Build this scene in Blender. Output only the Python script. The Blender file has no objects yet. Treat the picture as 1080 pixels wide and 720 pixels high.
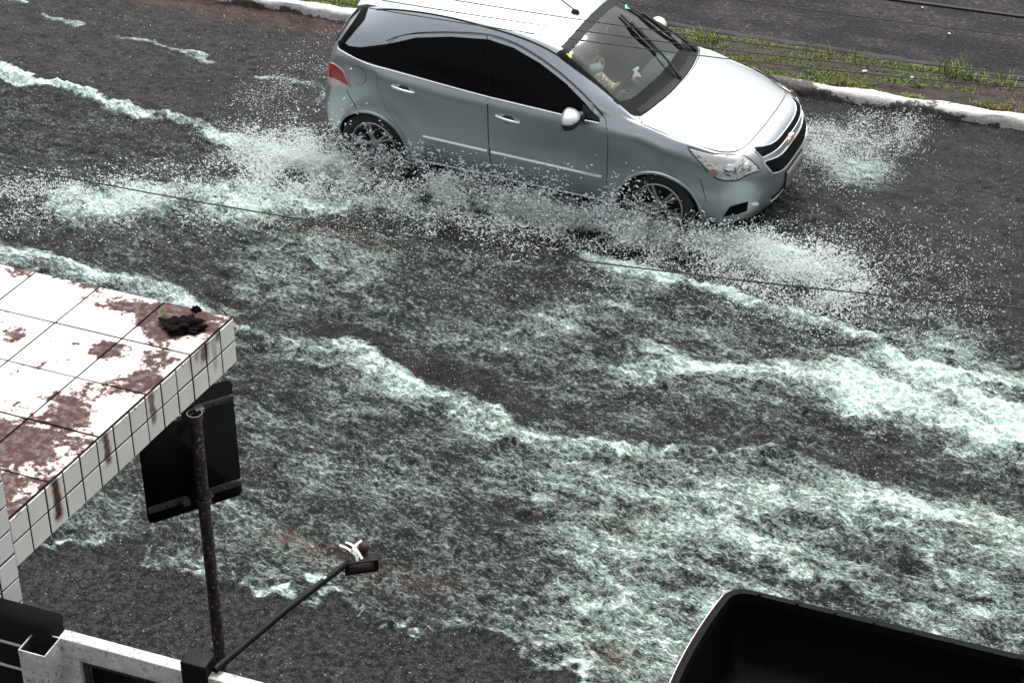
import bpy, bmesh, math, random
import numpy as np
from mathutils import Vector, Matrix, Euler
from mathutils.bvhtree import BVHTree
from mathutils.geometry import delaunay_2d_cdt
from mathutils import noise as mnoise

random.seed(7); RNG = np.random.default_rng(7)
R = math.radians; PI = math.pi
scene = bpy.context.scene
COL = scene.collection

# ------------------------------------------------------------------ camera model (metres, z up)
FPX, TH, CH = 2138.0, R(33.25), 8.2
CF = np.array([0, math.cos(TH), -math.sin(TH)]); CU = np.array([0, math.sin(TH), math.cos(TH)])
def rdir(u, v): return CF + np.array([1., 0, 0])*(u-540)/FPX + CU*(360-v)/FPX
def at_z(u, v, z=0.0):                       # point of the photo on a level plane
    d = rdir(u, v); return np.array([0, 0, CH]) + d*((z-CH)/d[2])
def at_y(u, v, Y):
    d = rdir(u, v); return np.array([0, 0, CH]) + d*(Y/d[1])

cam_d = bpy.data.cameras.new('camera'); cam = bpy.data.objects.new('camera', cam_d); COL.objects.link(cam)
cam.location = (0, 0, CH); cam.rotation_euler = (PI/2-TH, 0, 0)
cam_d.sensor_width = 36; cam_d.lens = FPX/1080*36; cam_d.clip_end = 500; cam_d.clip_start = .05
scene.camera = cam

# road frame: s along the road (picture right), t across it (away from the camera)
RA = R(-20.6); RO = np.array([0, 12.0, 0])
RU = np.array([math.cos(RA), math.sin(RA), 0]); RV = np.array([-math.sin(RA), math.cos(RA), 0])
def road(s, t, z=0.0): return RO + RU*s + RV*t + np.array([0, 0, z])
def to_road(p): d = np.asarray(p)-RO; return float(d@RU), float(d@RV)
def px_st(u, v, z=0.0): return to_road(at_z(u, v, z))

# ------------------------------------------------------------------ materials
def mat(name, base=(.5, .5, .5), rough=.5, metal=0.0, spec=None, coat=0.0, trans=0.0, ior=None, var=0.0, vscale=20, bump=0.0, bscale=60, rvar=0.0):
    m = bpy.data.materials.new(name); m.use_nodes = True
    nt = m.node_tree; b = nt.nodes['Principled BSDF']
    b.inputs['Base Color'].default_value = (*base, 1); b.inputs['Roughness'].default_value = rough
    b.inputs['Metallic'].default_value = metal
    if spec is not None: b.inputs['Specular IOR Level'].default_value = spec
    if coat: b.inputs['Coat Weight'].default_value = coat; b.inputs['Coat Roughness'].default_value = .06
    if trans: b.inputs['Transmission Weight'].default_value = trans
    if ior: b.inputs['IOR'].default_value = ior
    if var or bump or rvar:
        tc = nt.nodes.new('ShaderNodeTexCoord')
    if var or rvar:
        n = nt.nodes.new('ShaderNodeTexNoise'); n.inputs['Scale'].default_value = vscale; n.inputs['Detail'].default_value = 6
        n.inputs['Roughness'].default_value = .65
        nt.links.new(tc.outputs['Object'], n.inputs['Vector'])
        if var:
            cr = nt.nodes.new('ShaderNodeValToRGB')
            cr.color_ramp.elements[0].position = .3; cr.color_ramp.elements[1].position = .7
            cr.color_ramp.elements[0].color = (*[max(0, c*(1-var)) for c in base], 1)
            cr.color_ramp.elements[1].color = (*[min(1, c*(1+var*.6)) for c in base], 1)
            nt.links.new(n.outputs['Fac'], cr.inputs['Fac']); nt.links.new(cr.outputs['Color'], b.inputs['Base Color'])
        if rvar:
            mr = nt.nodes.new('ShaderNodeMapRange'); mr.inputs['To Min'].default_value = max(0, rough-rvar); mr.inputs['To Max'].default_value = rough+rvar
            mr.inputs['From Min'].default_value = .3; mr.inputs['From Max'].default_value = .7
            nt.links.new(n.outputs['Fac'], mr.inputs['Value']); nt.links.new(mr.outputs['Result'], b.inputs['Roughness'])
    if bump:
        n2 = nt.nodes.new('ShaderNodeTexNoise'); n2.inputs['Scale'].default_value = bscale; n2.inputs['Detail'].default_value = 5
        nt.links.new(tc.outputs['Object'], n2.inputs['Vector'])
        bp = nt.nodes.new('ShaderNodeBump'); bp.inputs['Strength'].default_value = bump; bp.inputs['Distance'].default_value = .01
        nt.links.new(n2.outputs['Fac'], bp.inputs['Height']); nt.links.new(bp.outputs['Normal'], b.inputs['Normal'])
    return m

class NB:                                     # tiny node-tree helper
    def __init__(s, m): s.nt = m.node_tree; s.b = s.nt.nodes['Principled BSDF']
    def n(s, t, **kw):
        nd = s.nt.nodes.new(t)
        for k, v in kw.items():
            if k.startswith('i_'): nd.inputs[k[2:].replace('_', ' ')].default_value = v
            else: setattr(nd, k, v)
        return nd
    def l(s, a, b): s.nt.links.new(a, b)
    def math(s, op, a, b=None, c=None, clamp=False):
        nd = s.nt.nodes.new('ShaderNodeMath'); nd.operation = op; nd.use_clamp = clamp
        for i, x in enumerate((a, b, c)):
            if x is None: continue
            if isinstance(x, (int, float)): nd.inputs[i].default_value = x
            else: s.l(x, nd.inputs[i])
        return nd.outputs[0]
    def noise(s, vec, scale, detail=5, rough=.6, ntype='FBM', **kw):
        nd = s.nt.nodes.new('ShaderNodeTexNoise'); nd.noise_type = ntype
        nd.inputs['Scale'].default_value = scale; nd.inputs['Detail'].default_value = detail; nd.inputs['Roughness'].default_value = rough
        for k, v in kw.items(): nd.inputs[k].default_value = v
        if vec is not None: s.l(vec, nd.inputs['Vector'])
        return nd.outputs['Fac']
    def mr(s, v, a, b, c=0.0, d=1.0, smooth=True):
        nd = s.nt.nodes.new('ShaderNodeMapRange'); nd.interpolation_type = 'SMOOTHSTEP' if smooth else 'LINEAR'
        nd.inputs['From Min'].default_value = a; nd.inputs['From Max'].default_value = b
        nd.inputs['To Min'].default_value = c; nd.inputs['To Max'].default_value = d
        s.l(v, nd.inputs['Value']); return nd.outputs['Result']
    def mix(s, fac, a, b, blend='MIX'):
        nd = s.nt.nodes.new('ShaderNodeMix'); nd.data_type = 'RGBA'; nd.blend_type = blend
        for sock, x in ((nd.inputs['Factor'], fac), (nd.inputs['A'], a), (nd.inputs['B'], b)):
            pass
        ins = [i for i in nd.inputs if i.enabled]
        for sock, x in zip((nd.inputs[0], nd.inputs[6], nd.inputs[7]), (fac, a, b)):
            if isinstance(x, (int, float)): sock.default_value = x
            elif isinstance(x, tuple): sock.default_value = (*x, 1) if len(x) == 3 else x
            else: s.l(x, sock)
        return nd.outputs[2]

# ------------------------------------------------------------------ object helpers
def tag(o, label=None, cat=None, group=None, kind=None):
    if label: o['label'] = label
    if cat: o['category'] = cat
    if group: o['group'] = group
    if kind: o['kind'] = kind
    return o
def thing(name, label, cat, loc=(0, 0, 0), rz=0.0, group=None):
    o = bpy.data.objects.new(name, None); COL.objects.link(o); o.location = loc; o.rotation_euler = (0, 0, rz)
    o.empty_display_size = .2
    return tag(o, label, cat, group)
def link_mesh(name, me, m=None, parent=None):
    o = bpy.data.objects.new(name, me); COL.objects.link(o)
    if m is not None:
        for k in (m if isinstance(m, (list, tuple)) else [m]): me.materials.append(k)
    if parent is not None: o.parent = parent
    return o
def from_data(name, V, Fc, m=None, parent=None, smooth=True, sharp=None):
    me = bpy.data.meshes.new(name); me.from_pydata([tuple(map(float, v)) for v in V], [], [list(map(int, f)) for f in Fc]); me.update()
    if smooth: me.polygons.foreach_set('use_smooth', [True]*len(me.polygons))
    if sharp: me.set_sharp_from_angle(angle=R(sharp))
    return link_mesh(name, me, m, parent)
def fin(bm, name, m, parent=None, smooth=False, sharp=40):
    me = bpy.data.meshes.new(name); bmesh.ops.recalc_face_normals(bm, faces=bm.faces); bm.to_mesh(me); bm.free()
    if smooth:
        me.polygons.foreach_set('use_smooth', [True]*len(me.polygons)); me.set_sharp_from_angle(angle=R(sharp))
    return link_mesh(name, me, m, parent)
def box(bm, c, size, rot=None, bev=0.0, seg=2, mi=0):
    b2 = bmesh.new(); bmesh.ops.create_cube(b2, size=1.0)
    for v in b2.verts: v.co = Vector((v.co.x*size[0], v.co.y*size[1], v.co.z*size[2]))
    if bev: bmesh.ops.bevel(b2, geom=b2.edges[:], offset=bev, segments=seg, affect='EDGES', profile=.7)
    M = Matrix.Translation(Vector(c)) @ (rot.to_4x4() if rot is not None else Matrix.Identity(4))
    add(bm, b2, M, mi)
def add(bm, b2, M=Matrix.Identity(4), mi=0):
    mp = {v: bm.verts.new(M @ v.co) for v in b2.verts}
    for f in b2.faces:
        try:
            nf = bm.faces.new([mp[v] for v in f.verts]); nf.material_index = mi; nf.smooth = True
        except ValueError: pass
    b2.free()
def tube(bm, pts, r, seg=8, cap=True, mi=0, flat=1.0, up=None):
    pts = [Vector(p) for p in pts]; rings = []; n = len(pts)
    rr = r if isinstance(r, (list, tuple)) else [r]*n
    prev = None
    for i, p in enumerate(pts):
        t = (pts[min(i+1, n-1)]-pts[max(i-1, 0)]).normalized()
        a = Vector(up) if up is not None else (prev if prev is not None else (Vector((0, 0, 1)) if abs(t.z) < .9 else Vector((1, 0, 0))))
        x = (a - t*a.dot(t)).normalized(); y = t.cross(x); prev = x
        rings.append([bm.verts.new(p + x*math.cos(k*2*PI/seg)*rr[i]*flat + y*math.sin(k*2*PI/seg)*rr[i]) for k in range(seg)])
    for a, b in zip(rings, rings[1:]):
        for k in range(seg):
            f = bm.faces.new((a[k], a[(k+1) % seg], b[(k+1) % seg], b[k])); f.smooth = True; f.material_index = mi
    if cap:
        for rg in (rings[0][::-1], rings[-1]):
            f = bm.faces.new(rg); f.material_index = mi
def lathe(bm, prof, seg=32, M=Matrix.Identity(4), mi=0, close=False):
    # prof: (radius, axial) pairs, axis = local z
    rings = []
    for r_, z in prof:
        rings.append([bm.verts.new(M @ Vector((r_*math.cos(k*2*PI/seg), r_*math.sin(k*2*PI/seg), z))) for k in range(seg)])
    if close: rings.append(rings[0])
    for a, b in zip(rings, rings[1:]):
        for k in range(seg):
            f = bm.faces.new((a[k], a[(k+1) % seg], b[(k+1) % seg], b[k])); f.smooth = True; f.material_index = mi
def eval_mesh(o, name):
    dg = bpy.context.evaluated_depsgraph_get(); dg.update()
    me = bpy.data.meshes.new_from_object(o.evaluated_get(dg)); me.name = name; return me
def pchip(xk, yk, x):
    xk = np.asarray(xk, float); yk = np.asarray(yk, float); x = np.clip(np.asarray(x, float), xk[0], xk[-1])
    h = np.diff(xk); d = np.diff(yk)/h; m = np.zeros_like(yk); n = len(xk)
    for i in range(1, n-1):
        if d[i-1]*d[i] > 0:
            w1 = 2*h[i]+h[i-1]; w2 = h[i]+2*h[i-1]; m[i] = (w1+w2)/(w1/d[i-1]+w2/d[i])
    m[0] = d[0]; m[-1] = d[-1]
    i = np.clip(np.searchsorted(xk, x)-1, 0, n-2); t = (x-xk[i])/h[i]
    return (2*t**3-3*t**2+1)*yk[i] + (t**3-2*t**2+t)*h[i]*m[i] + (-2*t**3+3*t**2)*yk[i+1] + (t**3-t**2)*h[i]*m[i+1]
def catmull(P, sub):
    P = np.asarray(P, float); n = len(P); Q = np.vstack([2*P[0]-P[1], P, 2*P[-1]-P[-2]]); out = []
    for i in range(n-1):
        p0, p1, p2, p3 = Q[i:i+4]
        for k in range(sub):
            t = k/sub
            out.append(.5*((2*p1)+(-p0+p2)*t+(2*p0-5*p1+4*p2-p3)*t*t+(-p0+3*p1-3*p2+p3)*t**3))
    out.append(P[-1]); return np.array(out)
CAR_DEBUG=0
# ------------------------------------------------------------------ daylight: overcast sky and one soft sun
SUN_EL, SUN_AZ = R(62), R(8)                  # azimuth measured from +Y (beyond the car) towards +X
w = bpy.data.worlds.new('World'); scene.world = w; w.use_nodes = True
wn = w.node_tree; bg = wn.nodes['Background']
sky = wn.nodes.new('ShaderNodeTexSky'); sky.sky_type = 'NISHITA'; sky.sun_disc = False
sky.sun_elevation = SUN_EL; sky.sun_rotation = SUN_AZ; sky.dust_density = 4; sky.air_density = 1.0
hs = wn.nodes.new('ShaderNodeHueSaturation'); hs.inputs['Saturation'].default_value = .16
wn.links.new(sky.outputs['Color'], hs.inputs['Color'])
# overcast luminance: bright overhead, about a third of it at the horizon
tc = wn.nodes.new('ShaderNodeTexCoord'); sx = wn.nodes.new('ShaderNodeSeparateXYZ'); wn.links.new(tc.outputs['Generated'], sx.inputs[0])
mr = wn.nodes.new('ShaderNodeMapRange'); mr.inputs['From Min'].default_value = 0; mr.inputs['From Max'].default_value = 1
mr.inputs['To Min'].default_value = .82; mr.inputs['To Max'].default_value = 1.9
wn.links.new(sx.outputs['Z'], mr.inputs['Value'])
# added gradient: brighter beyond the car, dimmer behind camera in place of a building
m2 = wn.nodes.new('ShaderNodeMapRange'); m2.inputs['To Min'].default_value = 1.25; m2.inputs['To Max'].default_value = 2.3; wn.links.new(sx.outputs['Z'], m2.inputs['Value'])
my = wn.nodes.new('ShaderNodeMapRange'); my.interpolation_type = 'SMOOTHSTEP'; my.inputs['From Min'].default_value = -.45; my.inputs['From Max'].default_value = .65; wn.links.new(sx.outputs['Y'], my.inputs['Value'])
mf = wn.nodes.new('ShaderNodeMix'); mf.data_type = 'FLOAT'; wn.links.new(my.outputs[0], mf.inputs[0]); wn.links.new(mr.outputs['Result'], mf.inputs[2]); wn.links.new(m2.outputs[0], mf.inputs[3])
mx = wn.nodes.new('ShaderNodeMix'); mx.data_type = 'RGBA'; mx.blend_type = 'MULTIPLY'; mx.inputs[0].default_value = 1
wn.links.new(hs.outputs['Color'], mx.inputs[6]); wn.links.new(mf.outputs[0], mx.inputs[7])
wn.links.new(mx.outputs[2], bg.inputs['Color']); bg.inputs['Strength'].default_value = .14
sl = bpy.data.lights.new('sun', 'SUN'); sl.energy = 1.5; sl.angle = R(25); sl.color = (1, .97, .93)
so = bpy.data.objects.new('sun', sl); COL.objects.link(so)
sd = Vector((math.sin(SUN_AZ)*math.cos(SUN_EL), math.cos(SUN_AZ)*math.cos(SUN_EL), math.sin(SUN_EL)))
so.rotation_euler = sd.to_track_quat('Z', 'Y').to_euler(); so.location = (0, 0, 30)
scene.view_settings.view_transform = 'Standard'; scene.view_settings.look = 'None'
scene.view_settings.gamma = 1; scene.view_settings.use_curve_mapping = False
scene.view_settings.exposure = EXPOSURE = 0.28
scene.render.engine = 'CYCLES'; scene.cycles.diffuse_bounces = 8; scene.cycles.max_bounces = 14; scene.cycles.transmission_bounces = 10; scene.cycles.transparent_max_bounces = 16
# ------------------------------------------------------------------ the silver hatchback (x forward, y left, z up; origin between the axles)
CARX, CARY, CARA = .331, 15.246, R(-24.4)
car = thing('hatchback_car', 'silver four door hatchback driving through the flooded street throwing up spray', 'car', (CARX, CARY, 0), CARA)
car_M = Matrix.Translation((CARX, CARY, 0)) @ Matrix.Rotation(CARA, 4, 'Z'); car_I = car_M.inverted()
paint = mat('silver_paint', (.40, .44, .455), .32, .88, coat=.5, rvar=.03, vscale=400)
black_plastic = mat('black_plastic', (.012, .012, .013), .55)
black_gloss = mat('tinted_glass', (.002, .002, .0025), .08, spec=.07)
rubber = mat('tyre_rubber', (.012, .012, .012), .75, bump=.3, bscale=120)
alloy = mat('alloy_metal', (.34, .33, .34), .32, .85)
chrome = mat('chrome', (.75, .76, .77), .12, 1.0)
trim_dark = mat('cabin_trim', (.035, .037, .038), .8, var=.3, vscale=12)

def S(x, xs, ys): return pchip(xs, ys, x)
NX = 150
xk = np.linspace(-1.84, 2.04, NX)
zb = S(xk, [-1.84, -1.5, -1.0, 1.0, 1.6, 2.04], [.30, .22, .19, .19, .19, .20])
ysill = S(xk, [-1.84, -1.2, 0, 1.2, 2.04], [.74, .775, .775, .775, .74])
ymax = S(xk, [-1.84, -1.2, -.3, .6, 1.3, 1.8, 2.04], [.785, .83, .838, .838, .835, .80, .77])
zbelt = S(xk, [-1.84, -1.6, -1.16, -.2, .4, .8, 1.0, 1.46, 1.75, 2.04], [1.13, 1.12, 1.05, .985, .965, .965, .96, .885, .845, .77])
ybelt = S(xk, [-1.84, -1.2, -.2, .6, 1.0, 1.46, 1.8, 2.04], [.72, .765, .785, .785, .765, .765, .735, .70])
zroofe = S(xk, [-1.84, -1.6, -1.3, -.64, -.2, .1, .3, .6, .85, 1.02], [1.37, 1.395, 1.425, 1.455, 1.44, 1.40, 1.345, 1.205, 1.075, .985])
yroofe = S(xk, [-1.84, -1.5, -.5, .3, .7, 1.02], [.52, .54, .575, .575, .655, .715])
zctr = S(xk, [-1.84, -1.5, -.9, -.4, 0, .25, .42, .8, 1.12, 1.3, 1.6, 1.85, 2.04], [1.435, 1.46, 1.492, 1.49, 1.475, 1.455, 1.425, 1.215, 1.01, .985, .945, .895, .835])
rows = []
SUB = 7
for i, x in enumerate(xk):
    zbl = zbelt[i]; yb = ybelt[i]; zl = zb[i]
    hood = x > 1.04
    lo = [(0, zl), (ysill[i]-.14, zl), (ysill[i], zl+.05), (ysill[i]+(ymax[i]-ysill[i])*.75, zl+.22), (ymax[i], zl+.42*(zbl-zl)+.10),
          (ymax[i]-.012, zbl-.11), (yb, zbl)]
    if hood:
        def hz(y): return zctr[i]-(zctr[i]-zbl)*(y/yb)**2.4
        hi = [(yb*.93, hz(yb*.93)), (yb*.82, hz(yb*.82)), (yb*.45, hz(yb*.45)), (0, zctr[i])]
    else:
        t = min(1, max(0, (x-.6)/.44)); t = t*t*(3-2*t)
        yr, zr = yroofe[i], zroofe[i]
        g7 = (yb+(yr-yb)*.5+.028*(1-t), zbl+(zr-zbl)*.52)
        yi = yr*.86; kc = (zctr[i]-zr)
        hi = [g7, (yr, zr), (yi*.93, zr+kc*.36), (yr*.42, zr+kc*.86), (0, zctr[i])]
        hi = [g7, (yr, zr), (yr*.84, zr+kc*.32), (yr*.45, zr+kc*.83), (0, zctr[i])]
    if hood:
        hi = [(yb*.975, zbl+.5*(hz(yb*.93)-zbl)+.002)] + hi
        # eleven control points either way
        pts = lo + hi[1:] if False else lo + [hi[1], hi[2], ((hi[2][0]+hi[3][0])/2, hz((hi[2][0]+hi[3][0])/2)), hi[3], hi[4]]
    else:
        pts = lo + hi
    P = catmull(pts, SUB); P[0, 0] = 0; P[-1, 0] = 0
    # wheel-arch flare
    for j in range(len(P)):
        for ax in (-1.27, 1.27):
            rr = math.hypot(x-ax, P[j, 1]-.27)
            if P[j, 0] > .6 and rr < .52:
                k = 1-abs(rr-.375)/.125
                if rr < .375: k = 1
                if k > 0:
                    k = k*k*(3-2*k); P[j, 0] += (.846-P[j, 0])*.85*k if P[j, 0] < .846 else 0
    rows.append(P)
rows = np.array(rows); NP = rows.shape[1]
def warp(x, y, z):
    x = np.asarray(x, float); y = np.abs(y)
    wr = np.clip((-.5-x)/1.38, 0, 1.1)**2
    rs = pchip([.15, .25, .4, .55, .75, .95, 1.08, 1.25, 1.40, 1.5], [.12, .07, .015, 0, .03, .07, .13, .24, .36, .38], z) + .15*(y/.75)**3
    wf = np.clip((x-.9)/1.2, 0, 1.1)**2
    fs = pchip([.15, .22, .32, .45, .58, .70, .80, .88, 1.0], [-.15, -.09, -.03, 0, -.005, -.045, -.105, -.18, -.30], z) - .29*(y/.75)**4
    return x + wr*rs + wf*fs
V = []; idx = np.zeros((NX+32, 2*NP-2), int)
ringsX = []
def ring(P, x, sc=1.0, c=None):
    full = [(p[0], p[1]) for p in P] + [(-p[0], p[1]) for p in P[-2:0:-1]]
    out = []
    for y, z in full:
        if c is not None: y, z = y*sc, c+(z-c)*sc
        out.append((x, y, z))
    return out
allr = []
cz0 = (rows[0, 0, 1]+rows[0, -1, 1])/2; cz1 = (rows[-1, 0, 1]+rows[-1, -1, 1])/2
rc = .075
endcaps = [(a, rc) for a in np.linspace(0, PI/2, 7)[1:]]
flats = np.linspace(1, .06, 14)[1:]
for k in flats[::-1]: allr.append(ring(rows[0], xk[0]-rc*.75, (1-.10)*k, cz0))
for a, _ in endcaps[::-1]: allr.append(ring(rows[0], xk[0]-rc*.75*math.sin(a), 1-.10*(1-math.cos(a)), cz0))
for i in range(NX): allr.append(ring(rows[i], xk[i]))
for a, _ in endcaps: allr.append(ring(rows[-1], xk[-1]+rc*math.sin(a), 1-.13*(1-math.cos(a)), cz1))
for k in flats: allr.append(ring(rows[-1], xk[-1]+rc, (1-.13)*k, cz1))
A = np.array(allr); nr, ns = A.shape[:2]
A[:, :, 0] = warp(A[:, :, 0], A[:, :, 1], A[:, :, 2])
V = A.reshape(-1, 3)
Fc = [(i*ns+j, i*ns+(j+1) % ns, (i+1)*ns+(j+1) % ns, (i+1)*ns+j) for i in range(nr-1) for j in range(ns)]
Fc.append(tuple(range(ns))[::-1]); Fc.append(tuple((nr-1)*ns+j for j in range(ns)))

skin_bvh = BVHTree.FromPolygons([Vector(v) for v in V], Fc)
CAMO = car_I @ Vector((0, 0, CH))
def cast(o, d):
    h = skin_bvh.ray_cast(Vector(o), Vector(d).normalized())
    return (h[0], h[1]) if h[0] is not None else (None, None)
def cam_hit(u, v):
    d = car_I.to_3x3() @ Vector(rdir(u, v)); return cast(CAMO, d)
def side_hit(x, z, sgn=-1): return cast((x, sgn*3, z), (0, -sgn, 0))
def top_hit(x, y): return cast((x, y, 4), (0, 0, -1))
def front_hit(y, z): return cast((5, y, z), (-1, 0, 0))
def rear_hit(y, z): return cast((-5, y, z), (1, 0, 0))
c1 = lambda x, y: (320+x/3.6, y/3.6)
c2 = lambda x, y: (580+x/2.88, y/2.88)
c3 = lambda x, y: (330+x/4, y/4)
c4 = lambda x, y: (560+x/5.145, y/5.145)
c5 = lambda x, y: (680+x/5.539, 120+y/5.539)
def smooth_poly(P, sub=4, closed=True, corner=()):
    P = np.array(P, float); n = len(P); out = []; corner = set(corner)
    for i in range(n):
        a, b = P[i]-P[i-1], P[(i+1) % n]-P[i]
        if a@b < math.cos(R(34))*np.linalg.norm(a)*np.linalg.norm(b): corner.add(i)
    for i in range(n):
        p1, p2 = P[i], P[(i+1) % n]
        p0 = P[i-1] if i not in corner else p1; p3 = P[(i+2) % n] if (i+1) % n not in corner else p2
        for k in range(sub):
            t = k/sub
            m1 = (p2-p0)/2 if i not in corner else (p2-p1)*.7; m2 = (p3-p1)/2 if (i+1) % n not in corner else (p2-p1)*.7
            out.append((2*t**3-3*t**2+1)*p1+(t**3-2*t**2+t)*m1+(-2*t**3+3*t**2)*p2+(t**3-t**2)*m2)
    return np.array(out)
def inpoly(P, x, y):
    c = False; n = len(P); j = n-1
    for i in range(n):
        if (P[i][1] > y) != (P[j][1] > y) and x < (P[j][0]-P[i][0])*(y-P[i][1])/(P[j][1]-P[i][1])+P[i][0]: c = not c
        j = i
    return c
def patch(name, poly, hit, m, parent, off=.003, step=None, thick=.004, mirror=None, grow=0.0, holes=None):
    """a panel cut to an outline and laid on the body skin at a small height; mirror=True flips it to the other flank"""
    poly = [tuple(p) for p in poly]
    if grow:
        q = []; n = len(poly); area = sum(poly[i-1][0]*poly[i][1]-poly[i][0]*poly[i-1][1] for i in range(n))
        sg = 1 if area > 0 else -1
        for i in range(n):
            t = Vector(poly[(i+1) % n])-Vector(poly[i-1]); 
            nn = Vector((t.y, -t.x)); 
            if nn.length > 0: nn.normalize()
            q.append(tuple(Vector(poly[i])+nn*grow*sg))
        poly = q
    xs = [p[0] for p in poly]; ys = [p[1] for p in poly]
    if step is None: step = max(max(xs)-min(xs), max(ys)-min(ys))/40
    # resample the outline
    B = []
    for i in range(len(poly)):
        a, b = Vector(poly[i]), Vector(poly[(i+1) % len(poly)]); k = max(1, int((b-a).length/step))
        for j in range(k): B.append(a.lerp(b, j/k))
    pts = [Vector((p.x, p.y)) for p in B]; nb = len(pts)
    gx = np.arange(min(xs)+step*.5, max(xs), step); gy = np.arange(min(ys)+step*.5, max(ys), step)
    for X in gx:
        for Y in gy:
            if inpoly(poly, X, Y) and min((X-p.x)**2+(Y-p.y)**2 for p in B) > (step*.45)**2: pts.append(Vector((X, Y)))
    r = delaunay_2d_cdt(pts, [], [list(range(nb))], 1, 1e-7)
    v2, fs = r[0], r[2]
    top, ok = [], []
    for p in v2:
        h, nrm = hit(p.x, p.y)
        ok.append(h is not None); top.append((h, nrm) if h is not None else (Vector(), Vector((0, 0, 1))))
    bm = bmesh.new()
    T = [bm.verts.new(h+nrm*off) for h, nrm in top]
    Bt = [bm.verts.new(h+nrm*(off-thick)) for h, nrm in top]
    for f in fs:
        if not all(ok[i] for i in f): continue
        a, b, c = top[f[0]][0], top[f[1]][0], top[f[2]][0]
        vs = [T[i] for i in f]
        if (b-a).cross(c-a).dot(top[f[0]][1]) < 0: vs = vs[::-1]
        try: bm.faces.new(vs)
        except ValueError: pass
    be = [e for e in bm.edges if len(e.link_faces) == 1]
    m2 = {t: b for t, b in zip(T, Bt)}
    for e in be:
        a, b = e.verts; f = e.link_faces[0]
        lp = [l for l in f.loops if l.edge == e][0]
        a, b = lp.vert, lp.link_loop_next.vert
        try: bm.faces.new((b, a, m2[a], m2[b]))
        except ValueError: pass
    for v in bm.verts[:]:
        if not v.link_faces: bm.verts.remove(v)
    if mirror:
        for v in bm.verts: v.co.y = -v.co.y
        bmesh.ops.reverse_faces(bm, faces=bm.faces)
    me = bpy.data.meshes.new(name); bm.to_mesh(me); bm.free()
    me.polygons.foreach_set('use_smooth', [True]*len(me.polygons)); me.set_sharp_from_angle(angle=R(45))
    return link_mesh(name, me, m, parent)
def strip(name, pts3, r, m, parent, mirror=False, flat=1.0, seg=8, up=None):
    bm = bmesh.new(); P = [Vector((p.x, -p.y, p.z)) if mirror else p for p in pts3]
    tube(bm, P, r, seg, flat=flat, up=up); return fin(bm, name, m, parent, True)
def line3(px, off=.004, sub=6, hit=cam_hit):
    out = []
    for p in catmull(px, sub):
        h, n = hit(*p)
        if h is not None: out.append(h+n*off)
    return out

if CAR_DEBUG:
    def rep(n, L, fn):
        print('HIT', n, [tuple(round(c, 2) for c in cam_hit(*fn(*p))[0]) if cam_hit(*fn(*p))[0] is not None else None for p in L])
    rep('glass', [(190,300),(470,565),(560,530),(700,400),(760,300),(780,250),(700,160),(510,15)], c4)
    rep('black', [(140,295),(565,630),(640,600),(830,430),(905,280),(910,240),(880,220),(515,0),(430,0)], c4)
    rep('hood', [(255,360),(290,400),(415,435),(520,467),(590,465),(690,360),(735,300)], c2)
    rep('head', [(415,440),(520,470),(590,470),(645,520),(575,550),(510,545),(470,510),(440,475)], c2)
    rep('grille', [(620,460),(640,478),(735,340),(735,320),(648,495),(672,523),(745,440),(750,375),(715,425)], c2)
    rep('plate', [(703,570),(700,540),(755,475),(757,510)], c2)
    rep('fog', [(530,655),(545,630),(600,612),(600,640)], c2)
    rep('tail', [(102,237),(150,270),(178,328),(103,320)], c1)
    rep('winlow', [(133,178),(300,255),(700,365),(975,430)], c1)
    rep('winup', [(215,190),(330,160),(430,148),(560,145),(700,152),(800,185),(900,245),(1000,320),(1070,395)], c1)
    rep('rearglass', [(105,190),(125,190),(215,75),(240,0)], c3)
    rep('roofline', [(280,35),(560,65),(750,120),(880,165),(965,210)], c1)
# ---- body shell: wheel wells cut out, windscreen opening left open
GLASS = [(.365, -.565), (.60, -.612), (.86, -.672), (.925, -.56), (.965, -.30), (.98, 0)]
GLASS = GLASS + [(x, -y) for x, y in GLASS[-2::-1]] + [(.405, .3), (.415, 0), (.405, -.3)]
OUTER = [(.285, -.592), (.6, -.642), (.99, -.708), (1.035, -.66), (1.075, -.54), (1.115, -.3), (1.13, 0)]
OUTER = OUTER + [(x, -y) for x, y in OUTER[-2::-1]] + [(.325, .3), (.335, 0), (.325, -.3)]
def grow_poly(P, g):
    cx = sum(p[0] for p in P)/len(P); cy = sum(p[1] for p in P)/len(P)
    out = []
    for x, y in P:
        l = math.hypot(x-cx, y-cy); out.append((x+(x-cx)/l*g, y+(y-cy)/l*g))
    return out
tmp = from_data('body_solid', V, Fc, [paint, black_plastic], None, True)
cut = bmesh.new()
for ax in (-1.27, 1.27):
    for sg in (-1, 1):
        Mx = Matrix.Translation((ax, sg*.78, .27)) @ Matrix.Rotation(PI/2, 4, 'X')
        r_ = bmesh.ops.create_cone(cut, cap_ends=True, segments=64, radius1=.345, radius2=.345, depth=.46, matrix=Mx)
for f in cut.faces: f.material_index = 1
cutter = fin(cut, 'cutter', [paint, black_plastic])
bmod = tmp.modifiers.new('b', 'BOOLEAN'); bmod.operation = 'DIFFERENCE'; bmod.object = cutter; bmod.solver = 'EXACT'
me = eval_mesh(tmp, 'body')
bpy.data.objects.remove(tmp); bpy.data.objects.remove(cutter)
body = link_mesh('body', me, None, car)
for k in range(len(me.materials), 2): me.materials.append([paint, black_plastic][k])
HOLE = grow_poly(GLASS, .022)
bm = bmesh.new(); bm.from_mesh(me)
kill = [f for f in bm.faces if f.normal.z > .2 and .2 < f.calc_center_median().x < 1.1 and inpoly(HOLE, f.calc_center_median().x, f.calc_center_median().y) and f.calc_center_median().z > .95]
bmesh.ops.delete(bm, geom=kill, context='FACES')
for f in bm.faces: f.smooth = True
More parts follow.
